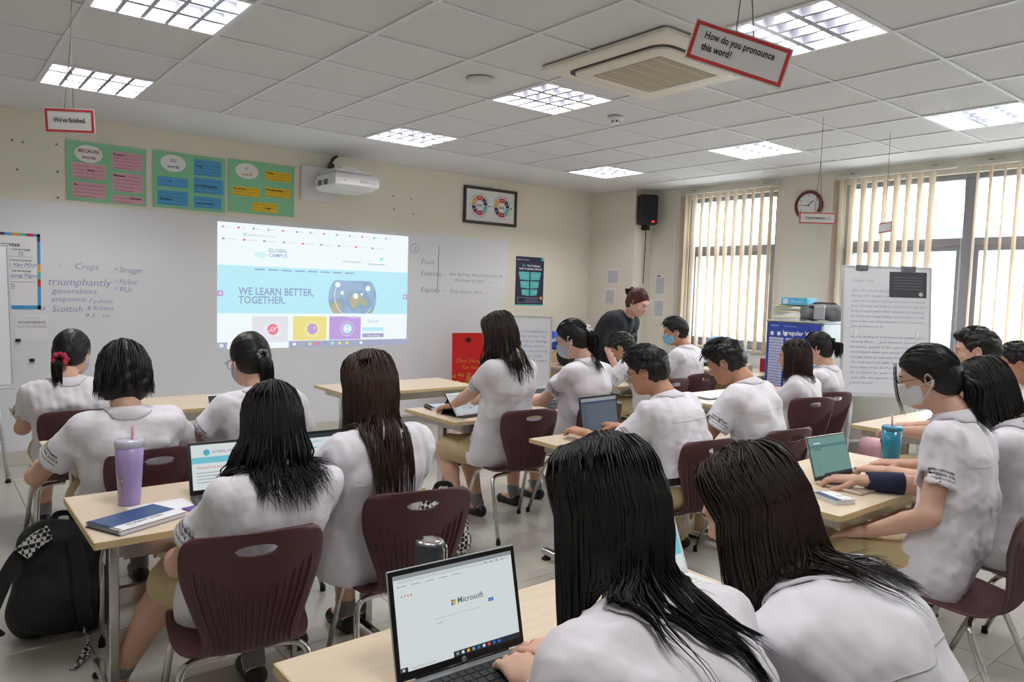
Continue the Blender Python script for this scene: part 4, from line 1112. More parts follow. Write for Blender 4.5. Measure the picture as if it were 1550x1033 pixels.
person('person in white shirt, white mask and glasses typing on the gold laptop', (2.4, -4.76, HZ), .12, (2.485, -4.66, 1.215), hyaw=.2, hpitch=.28, hair=TIED(tie=(0, -.112, -.03), len=.24, rad=.036, locks=(-1,)), scr='black', mask='white', glasses=True, seed=26, q=1.1, LW=(-.13, .2, .6), lpose='rest', RW=(.14, .33, .735), lsleeve=1)
person('person in white shirt leaning forward just behind the white masked person', (2.92, -4.82, HZ), .1, (2.86, -4.73, 1.15), hyaw=.1, hpitch=.45, hair=LOOSE(len=.24, wave=.005, flare=.02, sway=(.04, -.04, 0)), seed=27, q=.9, text=False, LW=(-.12, .42, .74), RW=(.1, .42, .74))
person('upright person in white shirt before the wide window at right', (4.13, -4.38, HZ), .15, (4.03, -4.3, 1.25), hyaw=.25, hpitch=.15, hair=SHORT(top=.7), male=True, lower='trousers', seed=28, q=.7, text=False)
person('person in white shirt cut off by the right edge of the photo', (4.8, -4.4, HZ), .15, (4.745, -4.3, 1.15), hyaw=.25, hpitch=.3, hair=SHORT(top=.8), male=True, lower='trousers', skin='mid', seed=29, q=.6, text=False)
b, inf = person('standing person in black tee shirt leaning over the desks', (4.87, -.66, .86), -2.95, (4.93, -.98, 1.43), hs=1.08, hyaw=-.05, hpitch=.42, hair=TIED(tie=(0, -.1, .065), len=.06, rad=.03), scr='black', hcol='auburn', skin='pale', seed=30, q=.7, stand=True, tee=True, lower='trousers', text=False, LW=(-.3, .2, .78), RW=(.3, .3, .74), lpose='rest', rpose='flat', bulge=.06)

# ------------------------------------------------------------------ front wall
whiteboard = ob('whiteboard', (G().box(XL+.02, 4.86, YF-.006, YF-.0005, .115, 2.1), whiteb_m)); tag(whiteboard, 'large grey white magnetic whiteboard covering the front wall', 'whiteboard')
WY = YF-.006
U, Vv = (1, 0, 0), (0, 0, 1)
blue_dot = mat('blue_tack', (90, 130, 190), .7)
hw = lambda P, t, x, z, h, w=None, m=blueink_m, sh=.22: Print().text(t, x, z, h, m, 2, 'l', shear=sh, width=w, bold=-.018).build('written_word', whiteboard, (0, WY, 0), (1, 0, 0), (0, 0, 1))
P = Print()
for t, x, z, h, w in (('Crept', .36, 1.575, .05, .17), ('1', .25, 1.59, .03, None), ('2', .1, 1.5, .035, None), ('triumphantly', .17, 1.44, .065, .45), ('3', .1, 1.39, .03, None), ('generalities', .2, 1.375, .045, .32), ('4', .1, 1.325, .035, None), ('programme', .2, 1.31, .042, .24), ('7 pullover', .46, 1.30, .035, .18), ('5', .13, 1.24, .03, None), ('Scottish', .2, 1.225, .055, .21), ('6 frames', .45, 1.24, .042, .19), ('9 S   ur', .43, 1.18, .035, .18), ('10', .64, 1.575, .025, None), ('Strugger', .69, 1.56, .05, .18), ('11', .64, 1.475, .025, None), ('Parlour', .69, 1.46, .05, .14), ('12', .64, 1.415, .025, None), ('PUr', .69, 1.395, .045, .1)):
    hw(P, t, x, z, h, w)
P = Print()
P.ring(3.57, 1.93, .048, .052, 0, 360, blueink_m, 1, 24); hw(P, '3', 3.55, 1.9, .05)
for t, x, z, h, w in (('Point', 3.66, 1.765, .06, .17), ('Evidence -', 3.66, 1.64, .062, .31), ('we know this because in', 4.03, 1.655, .042, .75), ('the text it says " ...... "', 4.1, 1.59, .04, .62), ('Explain -', 3.66, 1.46, .06, .3), ('This means that ......', 4.03, 1.46, .04, .56)): hw(P, t, x, z, h, w)
P.line([(3.885, 1.98), (3.875, 1.45)], .006, blueink_m)
P.build('ruled_line', whiteboard, (0, WY, 0), U, Vv)

E_ = lambda n, c, e=1.08: mat('projected_'+n, c, emit=e)  # projector's light put into the colours: page glows itself, no beam reaches the board
pw, pt, pt2, pg = E_('white', (238, 248, 250)), E_('cyan', (186, 234, 246)), E_('pale_teal', (170, 226, 230)), E_('grey', (224, 224, 232))
pyel, ppur, ptxt, pbar, pred, pdk = E_('yellow', (234, 222, 140)), E_('violet', (190, 160, 220)), E_('slate', (146, 166, 204)), E_('taskbar', (164, 168, 196)), E_('pink', (238, 116, 144)), E_('dim_grey', (178, 184, 194))
globe_m = bpy.data.materials.new('projected_globe'); globe_m.use_nodes = True
nt = globe_m.node_tree; b = nt.nodes['Principled BSDF']; n = nt.nodes.new('ShaderNodeTexNoise'); n.inputs['Scale'].default_value = 4.5; n.inputs['Detail'].default_value = 5
cr = nt.nodes.new('ShaderNodeValToRGB'); tc = nt.nodes.new('ShaderNodeTexCoord'); nt.links.new(tc.outputs['Object'], n.inputs['Vector']); nt.links.new(n.outputs['Fac'], cr.inputs[0])
e = cr.color_ramp.elements; e[0].position = .42; e[0].color = (*lin((176, 206, 236)), 1); e[1].position = .62; e[1].color = (*lin((214, 196, 172)), 1)
q = cr.color_ramp.elements.new(.5); q.color = (*lin((152, 184, 224)), 1); q = cr.color_ramp.elements.new(.53); q.color = (*lin((186, 200, 168)), 1)
b.inputs['Base Color'].default_value = (0, 0, 0, 1); nt.links.new(cr.outputs[0], b.inputs['Emission Color']); b.inputs['Emission Strength'].default_value = .85  # globe glows too, standing in for projected light
x0, x1, z0, z1 = 1.49, 3.49, .885, 2.055; pwid = x1-x0; phei = z1-z0
P = Print()
X = lambda u: u*pwid
Zz = lambda v: v*phei
P.rect(0, pwid, 0, phei, pw, 0)
P.rect(0, pwid, Zz(.285), Zz(.665), pt, 1)
for k, t in enumerate('abcdefghijklm'): P.rect(X(.02+.07*k), X(.03+.07*k), Zz(.955), Zz(.972), [pdk, pred, pbar][k % 3], 1); P.rect(X(.035+.07*k), X(.06+.07*k), Zz(.96), Zz(.967), pg, 1)
P.text('globalcampus.nae.school', X(.12), Zz(.905), .022, pdk, 2); P.rect(X(.12), X(.125), Zz(.905), Zz(.925), pdk, 2)
for k in range(9): P.rect(X(.02+.095*k), X(.032+.095*k), Zz(.862), Zz(.878), [pbar, pred, ptxt][k % 3], 1); P.rect(X(.037+.095*k), X(.09+.095*k), Zz(.866), Zz(.874), pg, 1)
P.text('GLOBAL', X(.235), Zz(.785), .036, ptxt, 2, bold=.01); P.text('CAMPUS', X(.235), Zz(.745), .036, ptxt, 2, bold=.01)
for k in range(4): P.ring(X(.2), Zz(.79), .018+.014*k, .024+.014*k, 200, 330, pt2, 2)
P.rect(X(.62), X(.72), Zz(.735), Zz(.742), pdk, 1); P.rect(X(.76), X(.86), Zz(.725), Zz(.732), pdk, 1); P.rect(X(.83), X(.85), Zz(.765), Zz(.79), pt2, 1)
for k in range(8): P.rect(X(.17+.066*k), X(.22+.066*k), Zz(.635), Zz(.645), ptxt, 2)
P.text('WE LEARN BETTER,', X(.095), Zz(.435), .072, ptxt, 3, bold=.02, width=.74); P.text('TOGETHER.', X(.095), Zz(.365), .072, ptxt, 3, bold=.02, width=.45)
gx, gz, gr = X(.678), Zz(.425), .27
pts = [(gx+gr*math.cos(a), max(Zz(.288), min(Zz(.575), gz+gr*math.sin(a)))) for a in np.linspace(0, 2*PI, 49)[:-1]]
P.poly(pts, globe_m, 3)
for u, v, r_ in ((-.17, .13, .028), (-.12, .05, .02), (.03, .02, .03), (.17, .1, .028), (.1, .04, .014)): P.disc(gx+u, gz+v, r_, r_, pw, 5)
P.ring(gx+.02, gz+.02, .22, .226, 150, 330, pw, 4, 20)
P.rect(0, X(.026), Zz(.42), Zz(.465), ppur, 3).poly([(X(.008), Zz(.4425)), (X(.018), Zz(.43)), (X(.018), Zz(.455))], pw, 4)
P.rect(X(.974), X(1), Zz(.42), Zz(.465), ppur, 3).poly([(X(.992), Zz(.4425)), (X(.982), Zz(.43)), (X(.982), Zz(.455))], pw, 4)
for u, m_, c_, in ((.16, pg, pred), (.36, pyel, ppur), (.55, ppur, pt)):
    P.rect(X(u), X(u+.175), Zz(.06), Zz(.262), m_, 1); P.ring(X(u+.1), Zz(.155), .072, .076, 0, 360, pw, 2, 24); P.disc(X(u+.1), Zz(.155), .052, .052, c_, 2)
P.ring(X(.26), Zz(.155), .02, .025, 0, 360, pw, 3, 16); P.line([(X(.235), Zz(.135)), (X(.285), Zz(.175))], .006, pw, 3); P.disc(X(.47), Zz(.165), .012, .012, pyel, 3); P.rect(X(.633), X(.668), Zz(.135), Zz(.175), pw, 3).rect(X(.649), X(.652), Zz(.13), Zz(.18), ptxt, 4)
P.text('Quick Links', X(.765), Zz(.21), .03, ptxt, 2, width=.13); P.rect(X(.735), X(.86), Zz(.13), Zz(.165), pt, 1).rect(X(.735), X(.86), Zz(.075), Zz(.11), pbar, 1); P.text('My Learning', X(.765), Zz(.083), .02, pw, 2)
P.rect(0, X(1), 0, Zz(.055), pbar, 2).rect(X(.045), X(.34), Zz(-.0), Zz(.052), pw, 3); P.rect(X(.012), X(.019), Zz(.016), Zz(.028), pw, 3).rect(X(.021), X(.028), Zz(.016), Zz(.028), pw, 3).rect(X(.012), X(.019), Zz(.03), Zz(.042), pw, 3).rect(X(.021), X(.028), Zz(.03), Zz(.042), pw, 3)
for k in range(10): P.rect(X(.36+.04*k), X(.376+.04*k), Zz(.018), Zz(.04), [pw, pdk, pyel, pred, ptxt, pt2, pyel, pyel, ptxt, pw][k], 3)
pi = P.build('projected_image', None, (x0, WY, z0), U, Vv, .001); tag(pi, 'bright projected school web page reading we learn better together', 'projection')

PCARDS = []
def sheet(name, label, cat, x0, x1, z0, z1, m, fn, frame=None, plane='f', off=None, t=.002, parent_only=False):
    """paper sheet fixed on a wall: plane f = front wall, r = right wall"""
    o = WY if off is None else off
    if plane == 'f': g = G().box(x0, x1, o-t, o, z0, z1); org, u, v = (x0, o-t, z0), (1, 0, 0), (0, 0, 1)
    else: g = G().box(o-t, o, min(x0, x1), max(x0, x1), z0, z1); org, u, v = (o-t, max(x0, x1), z0), (0, -1, 0), (0, 0, 1)
    r = ob(name, (g, m)); tag(r, label, cat)
    if fn:
        P = Print(); fn(P, abs(x1-x0), z1-z0)
        P.build('print', r, org, u, v, .0008)
        for Q in PCARDS: Q.build('word_card', r, org, u, v, .0012)
        PCARDS.clear()
    return r
green = mat('mint_poster_card', (140, 206, 164), .7); pink = mat('pink_card', (226, 172, 190), .7); bluec = mat('blue_card', (84, 168, 220), .7); yelc = mat('yellow_card', (238, 198, 52), .7)
maroonink = mat('maroon_ink', (150, 48, 84), .7); blueb = mat('blue_ink', (44, 100, 190), .7); goldi = mat('gold_ink', (206, 160, 52), .7); dkink = mat('card_text_ink', (64, 58, 70), .8)
def words(P, w, h, head, hm, cards, cm):
    P.disc(w*.27, h*.80, w*.17, h*.15, paper_m, 1, 32); P.text(head, w*.27, h*.82, .027, hm, 2, 'c', bold=.02); P.text('words', w*.27, h*.715, .028, hm, 2, 'c', bold=.02)
    for (u0, u1, v0, v1, big, bx, by, lines) in cards:
        Q = Print(); Q.rrect(w*u0, w*u1, h*v0, h*v1, .012, cm, 1)
        n = len(lines)
        for i, ln in enumerate(lines): Q.text(ln, w*u0+.012, h*v1-(i+1)*(h*(v1-v0)-.008)/n, .0105, dkink, 2, width=w*(u1-u0)-.03-(.05 if i == n-1 else 0))
        Q.text(big, w*(u0+(u1-u0)*bx)+.008, h*(v0+(v1-v0)*by), .019, ink_m, 3, bold=.03)
        PCARDS.append(Q)
sheet('word_poster', 'green poster of pink cards headed BECAUSE words', 'poster', .31, .9, 2.13, 2.61, green, lambda P, w, h: words(P, w, h, 'BECAUSE', maroonink, [
    (.56, .95, .6, .9, 'Due to', .0, .78, ['             changes in the law', 'people wanting to apply for a', 'driving licence will now have to', 'complete a hazard test before', 'taking the driving test']), (.07, .48, .38, .64, 'since', .4, .5, ['Prices of petrol may rise', 'encouragers           first began the', 'introduction of new electric cars', 'to the environment']),
    (.56, .95, .22, .54, 'Because', .0, .8, ['                this is a first project', 'we will only notice the results to', 'review progress and decide if we', 'need to make changes to the', 'programme']), (.07, .48, .06, .32, 'As', .0, .75, ['       we haven\'t heard from you', 'we will assume that you do not wish', 'to renew your subscription to our', 'magazine']), (.56, .95, .02, .16, 'because', .55, .6, ['We opened the fight ', 'we got delayed on customs'])], pink))
sheet('word_poster', 'green poster of blue cards headed SO words', 'poster', .95, 1.56, 2.135, 2.62, green, lambda P, w, h: words(P, w, h, 'SO', blueb, [
    (.55, .94, .64, .93, 'Thus', .04, .5, ['Workers cared for the machines', 'unless the rules were changed', '           safety and more accidents', 'were from that time seen in the', 'shop']), (.06, .47, .38, .55, 'so', .33, .5, ['I didn\'t feel           so I went for', 'a long walk in the park']), (.55, .97, .32, .6, 'as a consequence', .03, .42, ['The number of people in the city', 'is rising quickly consequently it is', 'to be expected that prices', 'increase for houses and schools']), (.06, .47, .05, .31, 'therefore', .03, .35, ['You said that students need more', 'help to become better', '                 the school is now', 'open for members on Fridays']), (.55, .94, .05, .26, 'result (of this)', .03, .33, ['The school has won more   As a', '                            children', 'get the best education'])], bluec))
sheet('word_poster', 'green poster of yellow cards headed IF words', 'poster', 1.585, 2.21, 2.15, 2.63, green, lambda P, w, h: words(P, w, h, 'IF', goldi, [
    (.55, .94, .68, .86, 'Unless', .0, .68, ['              you buy a ticket online', 'you will have to wait for a long', 'queue in the station']), (.06, .46, .32, .5, 'As long as', .0, .66, ['                    you finish the', 'homework on time you may join', 'the afternoon football match']), (.55, .94, .36, .54, 'Provided (that)', .0, .64, ['                             the bus', 'starts at seven we will be there', 'before lunch']), (.35, .74, .05, .23, 'in case', .4, .35, ['Take an umbrella with you when', 'you go            we see rain', 'this morning or tonight'])], yelc))
for x, z in ((.16, 2.57), (.19, 2.565), (.29, 2.45), (.2, 2.32)):
    pass
# framed wheel picture
r = empty('picture_frame', (4.2, YF, 2.265)); tag(r, 'black framed picture of two coloured school value wheels', 'picture')
fw, fh, ft_ = .77, .42, .03
ob('frame', (G().box(0, fw, -.03, -.002, 0, ft_, .003).box(0, fw, -.03, -.002, fh-ft_, fh, .003).box(0, ft_, -.03, -.002, ft_, fh-ft_, .003).box(fw-ft_, fw, -.03, -.002, ft_, fh-ft_, .003), mat('black_frame_wood', (30, 28, 26), .4)), r)
ob('backing_sheet', (G().box(ft_, fw-ft_, -.012, -.002, ft_, fh-ft_), paper_m), r)
P = Print(); wc = [mat('wheel_red', (214, 84, 60), .6), mat('wheel_amber', (226, 168, 72), .6), mat('wheel_plum', (74, 50, 92), .6), mat('wheel_crimson', (200, 44, 58), .6), mat('wheel_teal', (84, 190, 184), .6), mat('wheel_navy', (54, 60, 96), .6)]
for cx_, top, bot in ((.225, 'GLOBAL CONCERNS', 'VIETNAMESE PERSPECTIVE'), (.55, 'CONG DAN TOAN CAU', 'BAN SAC VIET NAM')):
    for k in range(6): P.ring(cx_, .21, .06, .112, 62+60*k, 118+60*k, wc[k], 1, 6)
    for k in range(6):
        a = math.radians(90+60*k); P.rect(cx_+.086*math.cos(a)-.018, cx_+.086*math.cos(a)+.018, .21+.086*math.sin(a)-.003, .21+.086*math.sin(a)+.003, paper_m, 2)
    P.text('BVIS', cx_, .195, .03, ink_m, 2, 'c', bold=.02)
    P.arc_text(top, cx_, .21, .124, 90, 130, .017, ink_m); P.arc_text(bot, cx_, .21, .142, 270, 130, .015, ink_m, flip=True)
    P.rect(cx_+.125, cx_+.15, .203, .218, wc[3], 2).disc(cx_-.135, .21, .009, .009, wc[4], 2); P.build('value_wheel', r, (0, -.012, 0), U, Vv, .001); P = Print()
ob('hanging_nail', (G().tube([(fw/2, -.004, fh+.012), (fw/2, -.02, fh+.014)], .004, 8), black_m), r)
navyp = mat('navy_poster', (38, 34, 74), .5); tealp = mat('teal_panel', (92, 196, 200), .5)
def six(P, w, h):
    P.rect(w*.9, w, h*.93, h, tealp, 1).rect(0, w, 0, h*.025, tealp, 1); P.text('CAMBRIDGE LEARNING', w*.1, h*.925, .011, paper_m, 2); P.disc(w*.07, h*.935, .012, .008, paper_m, 2)
    P.text('Six', w*.2, h*.8, .036, tealp, 2, shear=.3); P.text('Pack Challenge:', w*.4, h*.8, .027, paper_m, 2, bold=.02, width=w*.47); P.text('Build Vocabulary Muscle!', w*.12, h*.735, .026, paper_m, 2, bold=.02, width=w*.8)
    for i, (v0, v1, a, b_) in enumerate(((.52, .69, .40, .35), (.35, .5, .34, .31), (.2, .33, .29, .26))):
        for s_ in (-1, 1):
            c = w*.5; P2 = Print(); PCARDS.append(P2); P2.poly([(c+s_*w*.02, h*v0), (c+s_*w*b_, h*v0+.008), (c+s_*w*a, h*v1-.008), (c+s_*w*(a-.02), h*v1), (c+s_*w*.02, h*v1)][::s_], tealp, 1); P2.text(['Synonyms', 'Antonyms', 'Collocate', 'Classify', 'Explain', 'Apply'][i*2+(s_ > 0)], c+s_*w*.2, h*(v0+v1)/2, .014, paper_m, 2, 'c')
    P.rect(w*.08, w*.92, h*.065, h*.165, paper_m, 1).rect(w*.085, w*.915, h*.068, h*.162, navyp, 2).rect(w*.1, w*.3, h*.075, h*.155, mat('navy_dark', (20, 18, 44), .5), 3); P.disc(w*.92, h*.155, .02, .02, mat('orange_badge', (236, 160, 52), .5), 4)
    for k in range(4): P.rect(w*.36, w*.8, h*(.08+.02*k), h*(.088+.02*k), greyink_m, 3)
sheet('vocabulary_poster', 'navy poster with six teal panels reading Six Pack Challenge', 'poster', 5.0, 5.45, 1.33, 1.925, navyp, six, off=YF-.0005)
def week(P, w, h):
    bl = mat('poster_sky_blue', (66, 158, 214), .6)
    segs = [bl, yelc, wc[3], bl, wc[2], bl, wc[1], wc[4], wc[3], bl]
    for k in range(10): P.rect(w*k/10, w*(k+1)/10, h-.022, h, segs[k], 1)
    for k in range(10): P.rect(w-.022, w, h*k/10, h*(k+1)/10, [bl, bl, bl, wc[3], wc[4], wc[1], bl, bl, bl, wc[2]][k], 1)
    P.rect(0, w, 0, .03, bl, 1)
    P.text('STARS OF THE WEEK', w*.72, h*.82, .024, ink_m, 2, 'r', bold=.02)
    for t, hwt, v in (('TOP IN FORM', '7S', .70), ('TOP IN SCHOOL', 'Le Van Minh', .56), ('TOP IN HOUSE', 'Phuong Ngoc', .42)):
        P.text(t, w*.72, h*(v+.07), .014, ink_m, 2, 'c', bold=.02); P.text(hwt, w*.72, h*v+.002, .03, blueink_m, 2, 'c', shear=.25); P.line([(w*.55, h*v-.006), (w*.9, h*v-.006)], .002, greyink_m)
    P.rect(w*.3, w*.52, h*.68, h*.74, goldi, 1).rect(w*.42, w*.52, h*.5, h*.55, blueb, 1); P.line([(w*.3, h*.36), (w*.93, h*.36)], .003, greyink_m); P.text('MERITS', w*.52, h*.29, .018, ink_m, 2, 'c')
    P.line([(w*.3, h*.27), (w*.62, h*.27), (w*.62, h*.33), (w*.3, h*.33)], .003, greyink_m)
sheet('week_poster', 'blue bordered stars of the week notice at the far left of the whiteboard', 'poster', -.34, .125, 1.245, 1.84, paper_m, week)
def code(P, w, h):
    P.text('W163Y0DBVIS', w/2, h*.64, .02, dkink, 2, 'c', width=w*.84); P.line([(w*.05, h*.55), (w*.95, h*.55)], .002, greyink_m); P.line([(w*.05, h*.5), (w*.95, h*.5)], .002, greyink_m); P.text('wireless access code', w/2, h*.84, .009, greyink_m, 2, 'c')
sheet('code_notice', 'small white notice with a printed wireless code under the week poster', 'notice', -.05, .175, 1.0, 1.205, paper_m, code)
for i, (x, z) in enumerate(((-.05, 1.0), (.04, .84))):
    o = ob('magnet_clip', (G().box(x, x+.035, WY-.02, WY, z-.012, z+.012, .004), black_m)); tag(o, ['black magnet holding the corner of the code notice', 'black magnetic clip on the board below the code notice'][i], 'magnet')
WALLDOTS = [(-.05, 2.55), (.02, 2.545), (-.02, 2.33), (.245, 2.56), (.25, 2.345), (.25, 2.14), (3.3, 2.47), (3.31, 2.33), (3.52, 2.46), (3.55, 2.3)]
for i, (x, z) in enumerate(WALLDOTS):
    pass
g = G()
for x, z in WALLDOTS: g.lathe([(.009, 0), (.008, .003), (.003, .004)], 8, (x, YF-.0005, z), M=Matrix.Rotation(PI/2, 3, 'X'))
bt_ = ob('blue_tack_blobs', (g, blue_dot)); tag(bt_, 'small blue tack blobs left on the cream wall above the whiteboard', 'blue tack', kind='stuff')

# wall projector
r = empty('wall_projector', (2.6, YF, 2.5)); tag(r, 'white short throw projector on a wall arm above the projected page', 'projector')
ob('wall_plate', (G().box(-.33, .02, -.05, -.001, -.17, .16, .012), white_m), r)
ob('mount_arm', (G().box(-.14, .02, -.5, -.04, .07, .12, .008), white_m), r)
ob('mount_plate', (G().box(-.2, .17, -.52, -.16, .06, .095, .01), white_m), r)
V = [(-.22, -.56, .05), (.2, -.56, .05), (.2, -.14, .05), (-.22, -.14, .05), (-.235, -.58, .0), (.215, -.58, .0), (.215, -.12, .0), (-.235, -.12, .0), (-.235, -.58, -.055), (.215, -.58, -.055), (.215, -.12, -.055), (-.235, -.12, -.055), (-.18, -.53, -.095), (.16, -.53, -.095), (.18, -.14, -.095), (-.2, -.14, -.095)]
F = [(3, 2, 1, 0)]+[(a+i, a+(i+1) % 4, a+4+(i+1) % 4, a+4+i) for a in (0, 4, 8) for i in range(4)]+[(12, 13, 14, 15)]
F = [f[::-1] for f in F]
ob('projector_body', mk_mesh('projector_body', V, F, white_m), r)
for k in range(2): ob('side_vent', (G().box(-.238, -.234, -.42+.13*k, -.33+.13*k, -.05, .0), greyink_m), r)
P = Print(); P.text('EPSON', .06, -.03, .022, greyink_m, 2, 'c'); P.rect(.12, .19, -.045, -.01, pg if False else mat('grille_grey', (205, 205, 210), .6), 1)
P.disc(-.14, -.02, .006, .006, greyink_m, 1); P.build('projector_print', r, (0, -.58, 0), U, Vv, .001)
ob('cable_trunk', (G().box(-.02, .012, -.03, -.001, .15, .21), mat('dark_trunk', (58, 54, 52), .6)), r)
ob('cable_bundle', (G().tube([(-.06, -.03, .14), (.0, -.03, .26), (.04, -.03, .29)], .014, 8), mat('dark_trunk', (58, 54, 52), .6)), r)

# ------------------------------------------------------------------ window side wall things
r = empty('wall_speaker', (6.38, .26, 2.55)); tag(r, 'black wall loudspeaker with red light in the corner', 'speaker')
ob('cabinet_box', (G().box(-.11, .11, -.17, -.02, -.19, .17, .015, Matrix.Rotation(-.45, 4, 'Z')), black_m), r)
ob('speaker_grille', (G().box(-.1, .1, -.176, -.17, -.13, .16, .004, Matrix.Rotation(-.45, 4, 'Z')), mat('dark_grille', (34, 34, 36), .8, bump=.4, bscale=600)), r)
ob('power_light', (G().box(.03, .06, -.178, -.17, -.165, -.145, .002, Matrix.Rotation(-.45, 4, 'Z')), mat('red_led', (255, 40, 40), emit=3.)), r)
ob('bracket', (G().box(-.03, .03, -.08, .02, -.25, -.18, .006).tube([(0, -.04, -.25), (.02, -.02, -.4), (.03, 0, -.9)], .006, 6), black_m), r)
o = ob('cable_trunking', (G().box(6.53, XR, -.13, -.1, .2, 2.72, .003), white_m)); tag(o, 'thin white vertical cable trunking beside the narrow window', 'cable trunking')
r = empty('wall_clock', (XR, -1.82, 2.475)); tag(r, 'round wall clock with maroon rim behind a hanging sign', 'clock')
MR = Matrix.Rotation(-PI/2, 3, 'Y')
ob('rim', (G().lathe([(.15, 0), (.152, .03), (.14, .042), (.122, .036), (.12, .02)], 36, M=MR), mat('maroon_rim', (104, 34, 38), .35)), r)
ob('dial', (G().lathe([(.124, .012), (.124, .022)], 36, M=MR), paper_m), r)
P = Print()
for k in range(12):
    a = math.radians(90-30*(k+1)); P.text(str(k+1), .098*math.cos(a), .098*math.sin(a)-.009, .02, ink_m, 1, 'c')
P.rect(-.022, .022, .032, .042, mat('pale_grey_table', (214, 214, 222), .8), 1)
P.line([(.012, -.004), (-.085, .006)], .006, ink_m, 2); P.line([(-.01, -.008), (.052, .045)], .009, ink_m, 3); P.disc(0, 0, .008, .008, ink_m, 4)
P.build('dial_print', r, (-.022, 0, 0), (0, -1, 0), (0, 0, 1), .001)
def lines_fn(n, head=None):
    def fn(P, w, h):
        P.rect(w*.1, w*.9, h*.1, h*.85, mat('pale_grey_table', (214, 214, 222), .8), 1)
        for k in range(n): P.line([(w*.1, h*(.1+.75*k/n)), (w*.9, h*(.1+.75*k/n))], .002, greyink_m, 2)
        for k in range(5): P.line([(w*(.1+.16*k), h*.1), (w*(.1+.16*k), h*.85)], .0015, greyink_m, 2)
        if head: P.rect(w*.15, w*.5, h*.9, h*.95, ink_m, 2)
    return fn
sheet('wall_notice', 'white timetable sheet on the corner pillar above the person in black', 'notice', .72, .5, 1.62, 1.83, paper_m, lines_fn(6), plane='r', off=6.2395)
sheet('wall_notice', 'tilted white sheet on the corner pillar behind the person in black', 'notice', .74, .56, 1.38, 1.58, paper_m, lines_fn(5), plane='r', off=6.2395)
sheet('wall_notice', 'white calendar sheet with black bars beside the narrow window', 'notice', .18, .02, 1.5, 1.76, paper_m, lines_fn(9, True), plane='r', off=XR-.0005)
sheet('wall_notice', 'lower white sheet beside the narrow window', 'notice', .19, .02, 1.22, 1.47, paper_m, lines_fn(8), plane='r', off=XR-.0005)

# ------------------------------------------------------------------ hanging signs
redb = mat('red_border', (206, 62, 62), .6); cordm = mat('brown_string', (128, 104, 84), .9)
def sign(loc, rz, tilt, w, h, lines, ceil_xy, label, size):
    r = empty('hanging_sign', loc, rz); tag(r, label, 'sign')
    R_ = Matrix.Rotation(tilt, 4, 'Y')
    c = ob('card', (G().box(-w/2, w/2, -.001, .001, -h/2, h/2, 0, R_), paper_m), r)
    for sd in (-1, 1):
        P = Print(); b_ = h*.09; e_ = h*.04
        for a in ((-w/2+e_, w/2-e_, -h/2+e_, -h/2+e_+b_), (-w/2+e_, w/2-e_, h/2-e_-b_, h/2-e_), (-w/2+e_, -w/2+e_+b_, -h/2+e_+b_, h/2-e_-b_), (w/2-e_-b_, w/2-e_, -h/2+e_+b_, h/2-e_-b_)): P.rect(*a, redb, 1)
        for i, ln in enumerate(lines): P.text(ln, -w/2+w*.13 if len(lines) > 1 else 0, (h*.1 if len(lines) > 1 else -size*.35)-i*size*1.55, size, ink_m, 2, 'l' if len(lines) > 1 else 'c', bold=.02, sx=.72, width=None if len(lines) > 1 else w*.64)
        u = R_.to_3x3() @ Vector((sd*-1, 0, 0)); v = R_.to_3x3() @ Vector((0, 0, 1))
        P.build('print', c, (0, 0, 0), -u if False else Vector((u.x, u.y, u.z)), v, .0016)
    top = R_.to_3x3() @ Vector((0, 0, h/2)); t1 = R_.to_3x3() @ Vector((-w*.09, 0, h/2-.004)); t2 = R_.to_3x3() @ Vector((w*.09, 0, h/2-.004))
    ci = Matrix.Rotation(-rz, 3, 'Z') @ (Vector((*ceil_xy, ZC))-Vector(loc)); kn_ = (t1+t2)/2*.25+ci*.75 if False else (t1+t2)/2+(ci-(t1+t2)/2)*.55
    ob('string', (G().tube([tuple(ci), tuple(kn_), tuple(t1), tuple(t2), tuple(kn_)], .0018, 5), cordm), r)
sign((-.1, -2.02, 2.205), -.35, -.05, .2, .11, ["We've finished."], (-.09, -2.05), 'hanging card reading We\'ve finished in a red border', .021)
sign((1.23, -4.58, 2.215), -.68, .28, .3, .12, ['How do you pronounce', 'this word?'], (1.22, -4.6), 'large tilted hanging card reading How do you pronounce this word', .022)
sign((4.35, -3.13, 2.085), -.68, .0, .265, .085, ['Can you lend me a......?'], (4.37, -3.12), 'small hanging card reading Can you lend me a, in front of the clock', .018)
sign((5.09, -3.27, 2.07), .85, .0, .22, .08, [], (5.12, -3.25), 'hanging card seen edge on before the wide window', .018)

# ------------------------------------------------------------------ laptops and tablets
silver_m = mat('silver_aluminium', (196, 198, 202), .35, metal=.7); gold_m = mat('pale_gold_aluminium', (212, 200, 184), .38, metal=.55); dkgrey_m = mat('dark_grey_shell', (58, 60, 66), .45)
key_w = mat('white_keycap', (226, 224, 220), .5); key_k = mat('black_keycap', (30, 31, 34), .45); bezel_m = mat('black_bezel', (18, 19, 21), .3)
EM = lambda n, c, e=.8: mat('screen_'+n, c, emit=e)
s_white, s_teal, s_cyan, s_grey, s_dk, s_green = EM('white', (232, 240, 242)), EM('teal', (70, 190, 204)), EM('cyan', (120, 208, 224)), EM('grey', (150, 158, 164)), EM('dark', (34, 44, 58)), EM('page_green', (126, 172, 166), .6)
s_blue, s_red, s_yel, s_lime, s_dim, s_dim2 = EM('blue', (40, 120, 220)), EM('red', (236, 86, 46)), EM('yellow', (250, 190, 20)), EM('lime', (128, 188, 26)), EM('dim', (104, 120, 136), .5), EM('navy', (52, 66, 120), .5)
s_tx = EM('text', (96, 104, 112))
